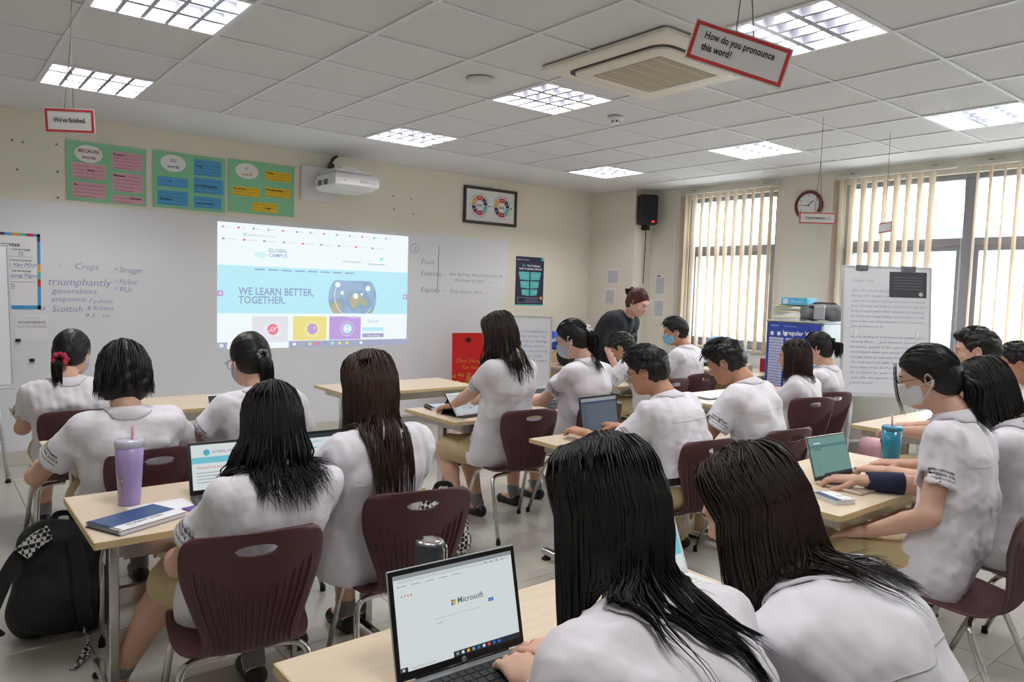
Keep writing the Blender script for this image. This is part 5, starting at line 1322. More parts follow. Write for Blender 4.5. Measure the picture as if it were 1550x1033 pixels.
def scr_ms(P, w, h):
    P.rect(0, w, 0, h, s_white, 0); P.rect(0, w, h*.955, h, s_grey, 1); P.rect(w*.02, w*.98, h*.915, h*.945, EM('tab', (214, 222, 226)), 1)
    for k in range(5): P.rect(w*(.03+.11*k), w*(.037+.11*k), h*.872, h*.886, [s_tx, s_grey, s_lime, s_yel, s_grey][k], 1); P.rect(w*(.042+.11*k), w*(.1+.11*k), h*.875, h*.882, s_grey, 1)
    for k, (c) in enumerate((s_grey, s_red, s_red, s_tx)): P.rect(w*(.05+.025*k), w*(.058+.025*k), h*.765, h*.785, c, 1)
    for i, c in enumerate((s_red, s_lime, s_blue, s_yel)): P.rect(w*(.44+.019*(i % 2)), w*(.457+.019*(i % 2)), h*(.585-.032*(i//2)), h*(.613-.032*(i//2)), c, 1)
    P.text('Microsoft', w*.49, h*.562, .0125, s_tx, 2, bold=.01); P.rect(w*.29, w*.69, h*.455, h*.458, s_grey, 1); P.rect(w*.755, w*.8, h*.49, h*.53, s_blue, 1); P.line([(w*.768, h*.5), (w*.788, h*.52)], .001, s_white, 2)
    P.rect(w*.3, w*.36, h*.4, h*.405, s_grey, 1)
    P.rect(0, w*.055, 0, h*.05, s_dk, 1); P.rect(w*.42, w, 0, h*.06, s_dk, 1); P.rect(w*.06, w*.42, 0, h*.05, s_white, 1); P.text('Type here to search', w*.08, h*.015, .005, s_grey, 2)
    for k in range(4): P.rect(w*(.012+.011*(k % 2)), w*(.021+.011*(k % 2)), h*(.012+.014*(k//2)), h*(.024+.014*(k//2)), s_white, 2)
    for k in range(9): P.rect(w*(.44+.045*k), w*(.462+.045*k), h*.015, h*.046, [s_grey, s_white, s_yel, s_grey, s_blue, s_white, s_red, s_blue, s_blue][k], 2)
    for k in range(4): P.rect(w*(.76+.05*k), w*(.768+.05*k), h*.92, h*.94, s_tx, 2)
def scr_campus(P, w, h):
    P.rect(0, w, 0, h, s_white, 0); P.rect(0, w, h*.9, h, s_dk, 1); P.text('GLOBAL CAMPUS', w*.2, h*.78, .01, s_teal, 2); P.disc(w*.12, h*.8, .012, .012, s_teal, 1); P.rect(0, w, h*.22, h*.68, s_cyan, 1); P.text('WE LEARN BETTER,', w*.12, h*.46, .013, s_dk, 2, bold=.02); P.text('TOGETHER', w*.12, h*.36, .013, s_dk, 2, bold=.02); P.disc(w*.75, h*.42, w*.1, h*.18, s_blue, 2)
def scr_page(P, w, h):
    P.rect(0, w, 0, h, s_white, 0); P.rect(0, w, h*.58, h*.72, s_cyan, 1); P.disc(w*.2, h*.82, .012, .012, s_teal, 1); P.text('GLOBAL CAMPUS', w*.27, h*.8, .01, s_tx, 2)
    P.text('Welcome to learning', w*.06, h*.46, .01, s_red, 2)
    for k in range(4): P.rect(w*.06, w*(.8-.1*k), h*(.36-.07*k), h*(.375-.07*k), s_grey, 1)
def scr_dark(P, w, h):
    P.rect(0, w, 0, h, s_dim, 0); P.rect(0, w, h*.9, h, s_grey, 1); P.rect(0, w, h*.84, h*.9, s_dim2, 1); P.rect(w*.03, w*.14, 0, h*.82, EM('dim_side', (92, 106, 122), .5), 1)
    for k in range(6): P.rect(w*.2, w*(.7+.05*(k % 3)), h*(.7-.1*k), h*(.715-.1*k), EM('dim_text', (120, 136, 150), .5), 1)
def scr_green(P, w, h):
    P.rect(0, w, 0, h, s_green, 0); P.rect(0, w, h*.72, h*.8, EM('green_bar', (84, 146, 142), .6), 1); P.rect(w*.1, w*.3, h*.66, h*.71, EM('green_bar', (84, 146, 142), .6), 1)
    for k in range(6): P.rect(w*.12, w*.2, h*(.5-.07*k), h*(.51-.07*k), EM('green_text', (96, 140, 136), .6), 1)
    P.rect(w*.12, w*.3, h*.83, h*.86, s_white, 1); P.rect(w*.25, w, 0, h*.05, s_dk, 1)
def scr_tablet(P, w, h):
    P.rect(0, w, 0, h, EM('tablet_white', (214, 222, 230), .7), 0); P.rect(w*.25, w*.75, h*.25, h*.7, EM('tablet_box', (198, 206, 214), .7), 1); P.rect(w*.55, w*.62, h*.22, h*.27, s_tx, 2)
def scr_strip(P, w, h):
    P.rect(0, w, 0, h, s_cyan, 0); P.rect(0, w, h*.66, h, s_dk, 1); P.rect(0, w, h*.58, h*.66, s_white, 1); P.text('GLOBAL CAMPUS', w*.25, h*.4, .012, s_dk, 2, bold=.02); P.rect(0, w, 0, h*.2, s_white, 1)
def laptop(x, y, rz, w, d, lh, tilt, base_m, bez_m, label, fn, keys=None, key_m=key_k, logo=None, bz=.012):
    r = empty('laptop', (x, y, TH+.0005), rz); tag(r, label, 'laptop')
    ob('base', (G().box(-w/2, w/2, -d, 0, 0, .013, .003), base_m), r); deck = r.children[0]
    ob('touchpad', (G().box(-.05, .05, -d+.012, -d+.07, .0131, .0134), mat('touchpad_'+base_m.name, tuple(int(c) for c in (188, 188, 190)), .4) if key_m is key_k else base_m), deck)
    kb = ob('keyboard_well', (G().box(-w/2+.018, w/2-.018, -d+.08, -.022, .0131, .0136), base_m if key_m is key_w else dkgrey_m), r)
    nx, ny = 14, 5; kw = (w-.044)/nx; kd = (d-.108)/ny
    if keys == 'each':
        km = G().box(-kw*.43, kw*.43, -kd*.43, kd*.43, 0, .002, .0006).mesh('key', key_m)
        for i in range(nx):
            for j in range(ny): ob('key', km, kb, (-w/2+.022+kw*(i+.5), -d+.083+kd*(j+.5), .0137))
    else:
        g = G()
        for i in range(nx):
            for j in range(ny): cx_, cy_ = -w/2+.022+kw*(i+.5), -d+.083+kd*(j+.5); g.box(cx_-kw*.43, cx_+kw*.43, cy_-kd*.43, cy_+kd*.43, .0136, .0154)
        k_ = ob('keys', (g, key_m), kb); k_['kind'] = 'stuff'
    t = math.radians(tilt); R_ = Matrix.Rotation(-t, 4, 'X'); T_ = Matrix.Translation((0, .002, .012)) @ R_
    lid = ob('lid', (G().box(-w/2, w/2, 0, .005, 0, lh, .0022, T_), base_m), r)
    ob('bezel', (G().box(-w/2+.002, w/2-.002, -.0012, 0, .002, lh-.002, .0, T_), bez_m), lid)
    P = Print(); fn(P, w-2*bz, lh-.018-bz)
    up_ = Vector((0, math.sin(t), math.cos(t))); nn = Vector((0, -math.cos(t), math.sin(t)))
    P.build('screen', r, Vector((0, .002, .012))+Vector((-w/2+bz, 0, 0))+up_*.018+nn*.0014, (1, 0, 0), up_, .0006)
    if logo: 
        P = Print(); P.disc(0, 0, .0058, .0058, silver_m, 1); P.text(logo, 0, -.003, .006, bezel_m, 2, 'c', shear=.2); P.build('logo', lid, Vector((0, .002, .012))+up_*.0095+nn*.0014, (1, 0, 0), up_, .0004)
    ob('hinge', (G().tube([(-w*.36, .003, .0125), (w*.36, .003, .0125)], .0042, 8), bez_m), r)
    return r
laptop(.25, -4.65, -.05, .325, .225, .222, 14, silver_m, bezel_m, 'silver laptop with black bezel showing a search page in the foreground', scr_ms, 'each', logo='hp')
laptop(.93, -4.60, .0, .31, .21, .205, 22, white_m, white_m, 'white laptop with teal page between the two foreground people', scr_campus, key_m=key_w)
laptop(2.575, -4.265, -.08, .30, .21, .195, 17, gold_m, bezel_m, 'pale gold laptop with green tinted screen beside the small spiral notebook', scr_green, key_m=key_w, bz=.007)
laptop(2.415, -2.955, .06, .33, .22, .215, 10, dkgrey_m, bezel_m, 'dark grey laptop in front of the person with glasses and belt', scr_dark)
laptop(.28, -3.06, -.1, .3, .2, .2, 20, dkgrey_m, bezel_m, 'black tablet laptop showing a white page behind the purple booklet', scr_page)
laptop(.64, -3.06, -.05, .3, .2, .2, 20, dkgrey_m, bezel_m, 'laptop with cyan page between the two people on the left foreground chairs', scr_campus)
laptop(.74, -1.72, .0, .28, .19, .19, 26, white_m, white_m, 'white tablet with keyboard below the projected page', scr_strip, key_m=key_w)
laptop(2.93, -1.93, .0, .29, .2, .12, 40, dkgrey_m, bezel_m, 'laptop under the hands of the masked person with beaded tie', scr_strip)
laptop(4.72, -1.16, .2, .3, .2, .2, 15, dkgrey_m, bezel_m, 'dark laptop in front of the person in light blue mask', scr_dark)
r = empty('tablet', (2.13, -2.0, TH+.0005), .12); tag(r, 'white framed tablet propped in a black folio case', 'tablet')
T_ = Matrix.Translation((0, -.06, .004)) @ Matrix.Rotation(-math.radians(42), 4, 'X')
ob('folio_base', (G().box(-.13, .13, -.12, .1, 0, .005, .002), rubber_m), r)
ob('folio_back', (G().box(-.128, .128, .006, .012, 0, .185, .003, T_), rubber_m), r)
ob('tablet_body', (G().box(-.124, .124, 0, .0065, .002, .18, .003, T_), white_m), r)
P = Print(); scr_tablet(P, .224, .152); t = math.radians(42); up_ = Vector((0, math.sin(t), math.cos(t))); nn = Vector((0, -math.cos(t), math.sin(t)))
P.build('screen', r, Vector((-.112, -.06, .004))+up_*.014+nn*.0006, (1, 0, 0), up_, .0006)
g = G(); p0 = T_ @ Vector((0, .012, .15)); g.add([(-.12, p0.y, p0.z), (.12, p0.y, p0.z), (.12, .1, .004), (-.12, .1, .004), (-.12, p0.y-.006, p0.z), (.12, p0.y-.006, p0.z), (.12, .094, .004), (-.12, .094, .004)], [(0, 1, 2, 3), (7, 6, 5, 4), (0, 3, 7, 4), (1, 5, 6, 2)]); ob('folio_stand', (g, rubber_m), r)

# ------------------------------------------------------------------ bottles
purple = mat('lilac_enamel', (172, 152, 206), .35); tealb = mat('teal_translucent', (24, 130, 158), .25, coat=.3); clear = mat('clear_plastic_lid', (206, 206, 222), .15)
r = empty('tumbler', (-.062, -2.985, TH)); tag(r, 'lilac insulated tumbler with pink straw on the left table', 'tumbler')
ob('cup_body', (G().lathe([(.034, 0), (.036, .004), (.045, .15), (.047, .215)], 32), purple), r)
ob('lid', (G().lathe([(.048, .213), (.049, .232), (.046, .238), (.02, .238)], 32), clear), r)
ob('straw', (G().tube([(.01, 0, .2), (.012, .0, .285)], .005, 10), mat('pink_straw', (214, 160, 180), .4)), r)
P = Print(); fm = mat('flower_print', (206, 190, 110), .6); lm = mat('leaf_print', (150, 150, 140), .6)
for k, (u, v) in enumerate(((-.02, .085), (-.012, .095), (-.016, .075), (-.024, .1), (-.01, .108))): P.disc(u, v, .0045, .0045, fm if k % 2 else lm, 1, 10)
P.line([(-.018, .03), (-.018, .065)], .002, lm)
o = P.build('flower_decal', r.children[0], (0, -.0455, .0), (1, 0, 0), (0, .07, 1), .0005)
for v in o.data.vertices:
    rr = .0445+(.002 if v.co.z > .1 else .0005); a = v.co.x/rr-.5; v.co.x, v.co.y = rr*math.sin(a), -rr*math.cos(a)
r = empty('tumbler', (3.02, -4.31, TH)); tag(r, 'tall teal tumbler with straw beside the white masked person', 'tumbler')
ob('cup_body', (G().lathe([(.036, 0), (.038, .004), (.043, .12), (.046, .2)], 32), tealb), r)
ob('lid', (G().lathe([(.047, .198), (.048, .21), (.043, .216), (.02, .216)], 32), tealb), r)
ob('straw', (G().tube([(.0, 0, .19), (-.012, .0, .275)], .004, 10), mat('pink_straw', (214, 160, 180), .4)), r)
r = empty('thermos_flask', (.305, -4.42, TH)); tag(r, 'dark thermos flask with steel cap behind the foreground laptop', 'flask')
ob('flask_body', (G().lathe([(.036, 0), (.038, .005), (.038, .14), (.033, .155)], 28), mat('graphite_coating', (52, 56, 66), .35)), r)
ob('cap', (G().lathe([(.034, .152), (.036, .158), (.036, .2), (.034, .204)], 28), mat('graphite_coating', (52, 56, 66), .35)), r)
ob('cap_top', (G().lathe([(.034, .2035), (.031, .207), (.01, .2075)], 28), chrome_m), r)
ob('carry_loop', (G().tube([(.012, -.036, .198), (.012, -.042, .19), (.012, -.042, .165), (.028, -.03, .165), (.028, -.03, .19), (.028, -.026, .198)], .0022, 6), chrome_m), r)

# ------------------------------------------------------------------ notebooks, paper, pen
def spiral_book(name, label, x, y, rz, w, d, t, cover, fn=None, side='x', n=24):
    r = empty(name, (x, y, TH+.0004), rz); tag(r, label, 'notebook')
    ob('pages', (G().box(-w/2+.004, w/2-.002, -d/2+.002, d/2-.002, .001, t-.001), paper_m), r)
    c = ob('cover', (G().box(-w/2, w/2, -d/2, d/2, t-.001, t, 0).box(-w/2, w/2, -d/2, d/2, 0, .001), cover), r)
    if fn: P = Print(); fn(P, w, d); P.build('cover_print', c, (-w/2, -d/2, t), (1, 0, 0), (0, 1, 0), .0004)
    g = G()
    for k in range(n):
        if side == 'x': yy = -d/2+.008+(d-.016)*k/(n-1); g.tube([(-w/2+.006+(t*.62)*math.cos(a), yy, t/2+(t*.72)*math.sin(a)) for a in np.linspace(.2, 6.0, 9)], .0009, 4)
        else: xx = -w/2+.008+(w-.016)*k/(n-1); g.tube([(xx, -d/2+.004+(t*.62)*math.cos(a), t/2+(t*.7)*math.sin(a)) for a in np.linspace(-2.8, 2.8, 9)], .0009, 4)
    ob('wire_binding', (g, black_m if side == 'x' else chrome_m), r); return r
dblue = mat('diary_blue', (44, 74, 128), .45); dcyan = mat('diary_cyan', (70, 150, 196), .45)
def diary(P, w, d):
    P.rect(0, w, 0, d*.32, paper_m, 1); P.text('STUDENT DIARY', w*.2, d*.19, .013, ink_m, 2, bold=.02, width=w*.55); P.text('2023', w*.2, d*.1, .007, dkink, 2)
    for k in range(16):
        for j in range(11):
            s_ = .0028*(k/16); P.rect(w*(.12+.054*k), w*(.12+.054*k)+s_*2, d*(.36+.055*j), d*(.36+.055*j)+.004, dcyan, 2)
spiral_book('spiral_diary', 'blue spiral bound student diary on the left table', -.085, -3.215, .42, .25, .175, .016, dblue, diary)
o = ob('loose_paper', (G().box(-.1, .1, -.07, .07, 0, .0006), paper_m), None, (.02, -3.09, TH+.0006), (0, 0, .1)); tag(o, 'loose white sheet lying behind the blue diary', 'paper')
o = ob('booklet', (G().box(-.075, .075, -.1, .1, 0, .004, .001), mat('purple_cover', (104, 62, 150), .4)), None, (.17, -3.23, TH+.0006), (0, 0, .25)); tag(o, 'purple booklet on the left table under the elbow', 'booklet')
spiral_book('spiral_notebook', 'small white and navy spiral notebook by the gold laptop', 2.25, -4.43, -.35, .1, .13, .018, paper_m, lambda P, w, d: P.rect(0, w*.35, 0, d, dblue, 1).text('NOTES', w*.5, d*.4, .012, ink_m, 2), side='y', n=12)
r = empty('pen', (2.84, -4.2, TH+.006), -.35); tag(r, 'black and clear ballpoint pen beside the gold laptop', 'pen')
ob('barrel', (G().tube([(-.07, 0, 0), (.04, 0, 0)], .0042, 8), clear), r); ob('pen_cap', (G().tube([(.03, 0, 0), (.075, 0, 0)], .0055, 8), black_m), r); ob('nib', (G().tube([(-.07, 0, 0), (-.083, 0, 0)], .0035, 8, r2=.001), black_m), r)
o = spiral_book('spiral_notebook', 'pale blue thick notebook beside the tablet', 2.12, -1.74, -.2, .2, .15, .022, mat('pale_blue_cover', (188, 204, 222), .5), lambda P, w, d: P.rect(0, w*.12, 0, d, dblue, 1).text('DIARY', w*.35, d*.4, .016, dblue, 2))
o = spiral_book('spiral_notebook', 'dark notebook on the desk beside the dark grey laptop', 2.2, -3.18, .1, .18, .13, .012, mat('charcoal_cover', (66, 72, 86), .5))
r = empty('ring_binder', (4.42, -2.28, TH+.0005), -.1); tag(r, 'open ring binder with white pages on the middle right table', 'binder')
ob('binder_cover', (G().box(-.22, .22, -.14, .14, 0, .004, .001), dkgrey_m), r); ob('page_block', (G().box(-.2, -.01, -.13, .13, .004, .016, .002), paper_m), r); ob('page_block', (G().box(.01, .2, -.13, .13, .004, .012, .002), paper_m), r)
o = ob('notepad', (G().box(-.03, .03, -.05, .05, 0, .012, .002), paper_m), None, (-.04, -.9, TH+.0006), (0, 0, .3)); tag(o, 'small white notepad on the far left table', 'notepad')

# ------------------------------------------------------------------ bags
def pattern_mat(name, a, b_, scale, rot=(0, 0, 0), rough=.8):
    m = bpy.data.materials.new(name); m.use_nodes = True; nt = m.node_tree; bs = nt.nodes['Principled BSDF']; bs.inputs['Roughness'].default_value = rough
    tc = nt.nodes.new('ShaderNodeTexCoord'); mp = nt.nodes.new('ShaderNodeMapping'); ck = nt.nodes.new('ShaderNodeTexChecker'); mp.inputs['Rotation'].default_value = rot
    ck.inputs['Color1'].default_value = (*lin(a), 1); ck.inputs['Color2'].default_value = (*lin(b_), 1); ck.inputs['Scale'].default_value = scale
    nt.links.new(tc.outputs['Object'], mp.inputs[0]); nt.links.new(mp.outputs[0], ck.inputs[0]); nt.links.new(ck.outputs[0], bs.inputs['Base Color']); return m
bagk = mat('black_nylon', (20, 20, 23), .75, bump=.3, bscale=30); chk = pattern_mat('checkered_webbing', (205, 205, 205), (22, 22, 24), 62, (.3, .2, .5)); tri = pattern_mat('black_white_geometric', (214, 214, 210), (26, 26, 28), 48, (.6, .5, .785))
def strap(pts, w, t, m, name, parent):
    pts = catmull(pts, 6); V = []; F = []; n = len(pts); T = np.gradient(pts, axis=0); T /= np.linalg.norm(T, axis=1)[:, None]
    side = np.cross(T, np.tile((0.2, 1., .35), (n, 1))); side /= np.linalg.norm(side, axis=1)[:, None]; nr = np.cross(side, T)
    for i in range(n):
        for a, b_ in ((-1, -1), (1, -1), (1, 1), (-1, 1)): V.append(pts[i]+side[i]*a*w/2+nr[i]*b_*t/2)
    for i in range(n-1):
        for k in range(4): F.append((i*4+k, i*4+(k+1) % 4, i*4+4+(k+1) % 4, i*4+4+k))
    F += [(3, 2, 1, 0), tuple((n-1)*4+k for k in range(4))]
    return ob(name, mk_mesh(name, np.array(V), F, m, smooth=False), parent)
def sdf_obj(f, name, m, parent): v, ff = f.mesh(); return ob(name, mk_mesh(name, v, ff, m, smooth=True), parent)
r = empty('backpack', (-.2, -2.36, 0), -.3); tag(r, 'black backpack with checkered straps on the floor at left', 'backpack')
f = SDF((-.24, -.2, 0), (.24, .2, .56), .009); f.cone((-.1, 0, .1), (-.05, .02, .38), .1, .085, .06); f.cone((.1, 0, .1), (.06, .02, .36), .1, .085, .06); f.cone((-.06, .02, .38), (.05, .02, .38), .09, .09, .06); f.ell((0, -.08, .16), (.13, .07, .13), k=.04); f.plane((0, 0, .004), (0, 0, -1), .02); f.warp(5, .006, 22., 7)
sdf_obj(f, 'bag_body', bagk, r)
strap([(-.05, -.07, .44), (-.13, -.12, .38), (-.2, -.14, .22), (-.23, -.12, .12), (-.2, -.1, .06)], .055, .012, bagk, 'shoulder_strap', r); strap([(.06, -.08, .44), (.09, -.13, .33), (.1, -.155, .2), (.11, -.14, .1), (.09, -.11, .05)], .055, .012, bagk, 'shoulder_strap', r)
strap([(-.02, -.085, .468), (-.07, -.115, .44), (-.11, -.135, .4)], .06, .016, chk, 'checkered_pad', r)
strap([(-.2, -.11, .07), (-.26, -.16, .03), (-.34, -.2, .012), (-.42, -.2, .01)], .032, .004, chk, 'webbing_tail', r); strap([(.1, -.12, .06), (.13, -.2, .03), (.12, -.3, .01), (.1, -.36, .008)], .03, .004, chk, 'webbing_tail', r)
strap([(-.03, .05, .46), (-.02, .05, .5), (.03, .05, .5), (.04, .05, .46)], .025, .006, bagk, 'grab_handle', r)
r = empty('patterned_bag', (1.63, -2.5, 0), -.5); tag(r, 'black and white geometric patterned bag standing on the floor in the aisle', 'bag')
f = SDF((-.2, -.16, 0), (.2, .16, .46), .009); f.cone((-.08, 0, .09), (-.05, 0, .28), .09, .08, .05); f.cone((.08, 0, .09), (.05, 0, .28), .09, .08, .05); f.cone((-.04, 0, .3), (.04, 0, .3), .08, .08, .05); f.plane((0, 0, .004), (0, 0, -1), .02); f.warp(6, .004, 20., 6)
sdf_obj(f, 'bag_body', tri, r); strap([(-.05, -.03, .37), (-.03, -.04, .42), (.03, -.04, .42), (.05, -.03, .37)], .03, .008, bagk, 'handle', r); strap([(-.13, -.02, .2), (-.08, -.06, .34), (0, -.07, .39), (.08, -.06, .34), (.13, -.02, .2)], .02, .006, bagk, 'zip_band', r)
r = empty('backpack', (5.24, -3.2, 0), .4); tag(r, 'pink and black backpack on the floor by the whiteboard easel', 'backpack')
f = SDF((-.26, -.2, 0), (.26, .2, .5), .01); f.cone((-.12, 0, .1), (-.06, 0, .32), .1, .09, .06); f.cone((.12, 0, .1), (.06, 0, .32), .1, .09, .06); f.cone((-.05, 0, .34), (.05, 0, .34), .09, .09, .05); f.plane((0, 0, .004), (0, 0, -1), .02)
sdf_obj(f, 'bag_body', mat('pink_nylon', (216, 166, 178), .7), r)
for sx in (-1, 1): strap([(sx*.04, -.07, .42), (sx*.09, -.11, .34), (sx*.14, -.12, .2), (sx*.17, -.09, .1)], .06, .014, bagk, 'shoulder_strap', r)
strap([(-.03, .0, .42), (-.02, .0, .46), (.02, .0, .46), (.03, 0, .42)], .03, .008, bagk, 'grab_handle', r)
r = empty('black_bag', (5.12, .1, TH), .2); tag(r, 'black bag slumped on the table behind the person bending low', 'bag')
f = SDF((-.3, -.2, 0), (.3, .2, .36), .011); f.ell((-.08, 0, .11), (.18, .14, .15), k=.05); f.ell((.1, .02, .09), (.17, .13, .12), k=.05); f.cone((-.2, -.05, .05), (.2, -.06, .05), .06, .06, .05); f.plane((0, 0, .004), (0, 0, -1), .01); f.warp(8, .006, 20., 6)
sdf_obj(f, 'bag_body', bagk, r); strap([(-.1, -.05, .25), (-.02, -.12, .3), (.08, -.12, .24), (.14, -.1, .14)], .04, .008, bagk, 'carry_strap', r)
r = empty('snack_packet', (5.45, .72, .86), -.3); tag(r, 'blue shiny packet propped behind the black bag', 'packet')
f = SDF((-.34, -.08, -.1), (.34, .08, .24), .01); f.ell((0, 0, .06), (.27, .045, .12), k=.02); f.cone((-.25, 0, 0), (.25, 0, 0), .03, .03, .03); f.warp(9, .006, 26., 6)
sdf_obj(f, 'packet_body', mat('blue_foil', (54, 92, 190), .25, metal=.3), r); P = Print(); P.poly([(-.2, .02), (.15, .1), (.18, .13), (-.2, .07)], mat('pale_stripe', (190, 210, 236), .4), 1); P.build('packet_print', r, (0, -.047, 0), (1, 0, 0), (0, 0, 1), .001)

# low cupboard against the front wall, with a small bag
woodc = mat('cupboard_wood', (196, 168, 128), .5, noise=.06, nscale=5., stretch=(1, 1, 6))
r = empty('low_cupboard', (5.1, .78, 0)); tag(r, 'low light wood cupboard against the front wall behind the person with beaded tie', 'cupboard')
ob('carcass', (G().box(-.45, .6, -.2, .24, .04, .76, .003), woodc), r)
for k in range(2): d_ = ob('door', (G().box(-.44+.52*k, .065+.525*k, -.218, -.2, .06, .74, .003), woodc), r); ob('knob', (G().lathe([(.012, 0), (.014, .02)], 12, (.03 if k == 0 else .12, -.218, .45), M=Matrix.Rotation(PI/2, 3, 'X')), chrome_m), d_)
r = empty('small_black_bag', (4.76, .75, .76), .2); tag(r, 'small black handbag standing on the low cupboard', 'bag')
f = SDF((-.16, -.12, 0), (.16, .12, .36), .009); f.cone((-.07, 0, .07), (-.06, 0, .2), .07, .05, .04); f.cone((.07, 0, .07), (.06, 0, .2), .07, .05, .04); f.plane((0, 0, .004), (0, 0, -1), .01); sdf_obj(f, 'bag_body', bagk, r)
ob('bag_handle', (G().tube([(.09*math.cos(a), 0, .22+.1*math.sin(a)) for a in np.linspace(0, PI, 12)], .012, 8), mat('brown_leather', (66, 48, 42), .5)), r)

# red new year bag
r = empty('red_gift_bag', (4.1, .72, 0), -.62); tag(r, 'tall red new year paper bag with gold writing against the whiteboard', 'gift bag')
redm = mat('red_gloss_paper', (206, 26, 26), .4); goldp = mat('gold_foil_print', (226, 160, 70), .35, metal=.4)
g = G().add([(-.17, -.07, 0), (.17, -.07, 0), (.17, .07, 0), (-.17, .07, 0), (-.19, -.05, 1.02), (.17, -.05, 1.03), (.17, .05, 1.03), (-.19, .05, 1.02)], [(3, 2, 1, 0), (0, 1, 5, 4), (1, 2, 6, 5), (2, 3, 7, 6), (3, 0, 4, 7), (4, 5, 6, 7)])
ob('bag_body', (g, redm), r)
P = Print(); P.text('Chuc Mung', 0, .7, .045, goldp, 2, 'c', shear=.35); P.text('Tan Nien', .03, .63, .042, goldp, 2, 'c', shear=.35)
rs_ = random.Random(3)
for k in range(22):
    u, v = rs_.gauss(.0, .07), .5+rs_.gauss(0, .06); 
    for j in range(5): a = j*2*PI/5; P.disc(u+.011*math.cos(a), v+.011*math.sin(a), .008, .008, goldp, 1, 8)
P.line([(-.05, .38), (.0, .46), (.03, .5)], .005, goldp).line([(.0, .46), (.06, .47)], .004, goldp); P.build('gold_print', r, (0, -.07, 0), (1, 0, 0), (0, .0194, 1), .001)
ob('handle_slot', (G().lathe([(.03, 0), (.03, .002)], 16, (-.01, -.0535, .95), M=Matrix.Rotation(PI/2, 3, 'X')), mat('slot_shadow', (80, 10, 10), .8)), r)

# ------------------------------------------------------------------ flip charts
frame_m = mat('light_alu_frame', (206, 208, 212), .35, metal=.4); board_m = mat('flipchart_board', (226, 228, 236), .35)
def writing(P, w, h, lines, size, m=blueink_m, x=.08):
    n = len(lines)
    for i, ln in enumerate(lines):
        if ln: P.text(ln, w*x, h*(.93-.86*(i+1)/n), size, m, 2, shear=.22, width=min(w*.86, .0165*len(ln)*size/.022))
def easel(name, label, loc, rz, w, h, z0, lean, lines, size, tray=True, base=True, paper=None):
    r = empty(name, loc, rz); tag(r, label, 'easel')
    T_ = Matrix.Translation((0, 0, z0)) @ Matrix.Rotation(-lean, 4, 'X')
    bd = ob('board', (G().box(-w/2, w/2, 0, .015, 0, h, .002, T_), board_m), r)
    e = .016; g = G()
    for a in ((-w/2-e, w/2+e, -e, .0), (-w/2-e, w/2+e, h, h+e)): g.box(a[0], a[1], -.004, .02, a[2], a[3], .003, T_)
    for a in ((-w/2-e, -w/2), (w/2, w/2+e)): g.box(a[0], a[1], -.004, .02, 0, h, .003, T_)
    ob('board_frame', (g, frame_m), r)
    up_ = Vector((0, math.sin(lean), math.cos(lean)))
    n_ = len(lines)
    for i_, ln in enumerate(lines):
        if ln.strip(): Print().text(ln, w*.08, h*(.93-.86*(i_+1)/n_), size, blueink_m, 2, shear=.22, bold=-.015, width=min(w*.86, .0165*len(ln)*size/.022)).build('written_line', bd, Vector((-w/2, 0, z0)), (1, 0, 0), up_, .0015)
    if tray: ob('pen_tray', (G().box(-w/2, w/2, -.06, .0, z0-.03, z0-.015, .002), frame_m), r)
    for sx in (-1, 1):
        ob('leg', (G().tube([(sx*w*.36, .02, z0+.05), (sx*w*.44, -.03, .02)], .013, 8), frame_m), r)
        ob('rear_leg', (G().tube([(sx*w*.36, .03, z0+h*.5), (sx*w*.42, .42, .02)], .011, 8), frame_m), r)
        ob('foot_pad', (G().lathe([(.02, 0), (.02, .012), (.012, .03)], 12, (sx*w*.44, -.03, 0)), rubber_m), r); ob('foot_pad', (G().lathe([(.02, 0), (.02, .012), (.012, .03)], 12, (sx*w*.42, .42, 0)), rubber_m), r)
    ob('cross_bar', (G().tube([(-w*.42, -.015, .3), (w*.42, -.015, .3)], .01, 8), frame_m), r)
    if paper:
        for k, c in enumerate(paper): ob('clip', (G().box(c[0], c[1], -.016, .02, h-.025, h+.02, .004, T_), mat('grey_clip', (110, 112, 118), .4, metal=.5)), r)
    return r, bd, T_, up_
L1 = ['Young v. Law', '', '  For the next decade it\'s likely the', 'during of a height seems to be', 'a period in time is seeing kid moves to good', 'ways. Showing and help to a solution in a few like', 'bring to a target speech while making you still desperate', 'like many young teenager playing computer games as a long', 'hours to stay to get distance by these games and such types', 'are written in it.', '', 'Secondly, spending too much time playing computer games', '  directly affects      your education. Spending less', 'computer games is like subtracting the', '  and stayed when you would seem to plan', 'enough time to exercise but the long run', '  for and more on what being', 'You must have as if as if', 'my it\'s been for your reaction to', '  you like the goods in it', 'proud of you!']
r, bd, T_, up_ = easel('whiteboard_easel', 'white easel board with blue handwriting in front of the wide window', (5.83, -3.02, 0), -.68, .74, 1.08, .72, .09, L1, .021, paper=[(-.27, -.17), (.12, .24)])
o = ob('dark_photo_print', (G().box(.02, .34, -.004, -.001, .83, 1.05, 0, T_), mat('dark_print', (62, 64, 74), .5)), bd)
P = Print()
for k in range(5): P.rect(.05, .3, .9+.025*k, .905+.025*k, greyink_m, 1)
P.disc(.29, .86, .018, .018, mat('pale_seal', (190, 192, 186), .5), 1); P.build('dark_print_text', bd, Vector((.37-.37, 0, .72))-Vector((0, .0045, 0)), (1, 0, 0), up_, .002)
L2 = ['', 'of others, the notifications', '     cause your in', '  that you\'re doing', '  of reading there', '  is to like not having', '  by  If you stay', '  Yesterday! I make', '  app but read', '  on computer', '  explained', '', '']
easel('flip_chart', 'small white flip chart with blue writing behind the person using the tablet', (3.98, -.42, 0), -.7, .44, .72, .53, .05, L2, .026)
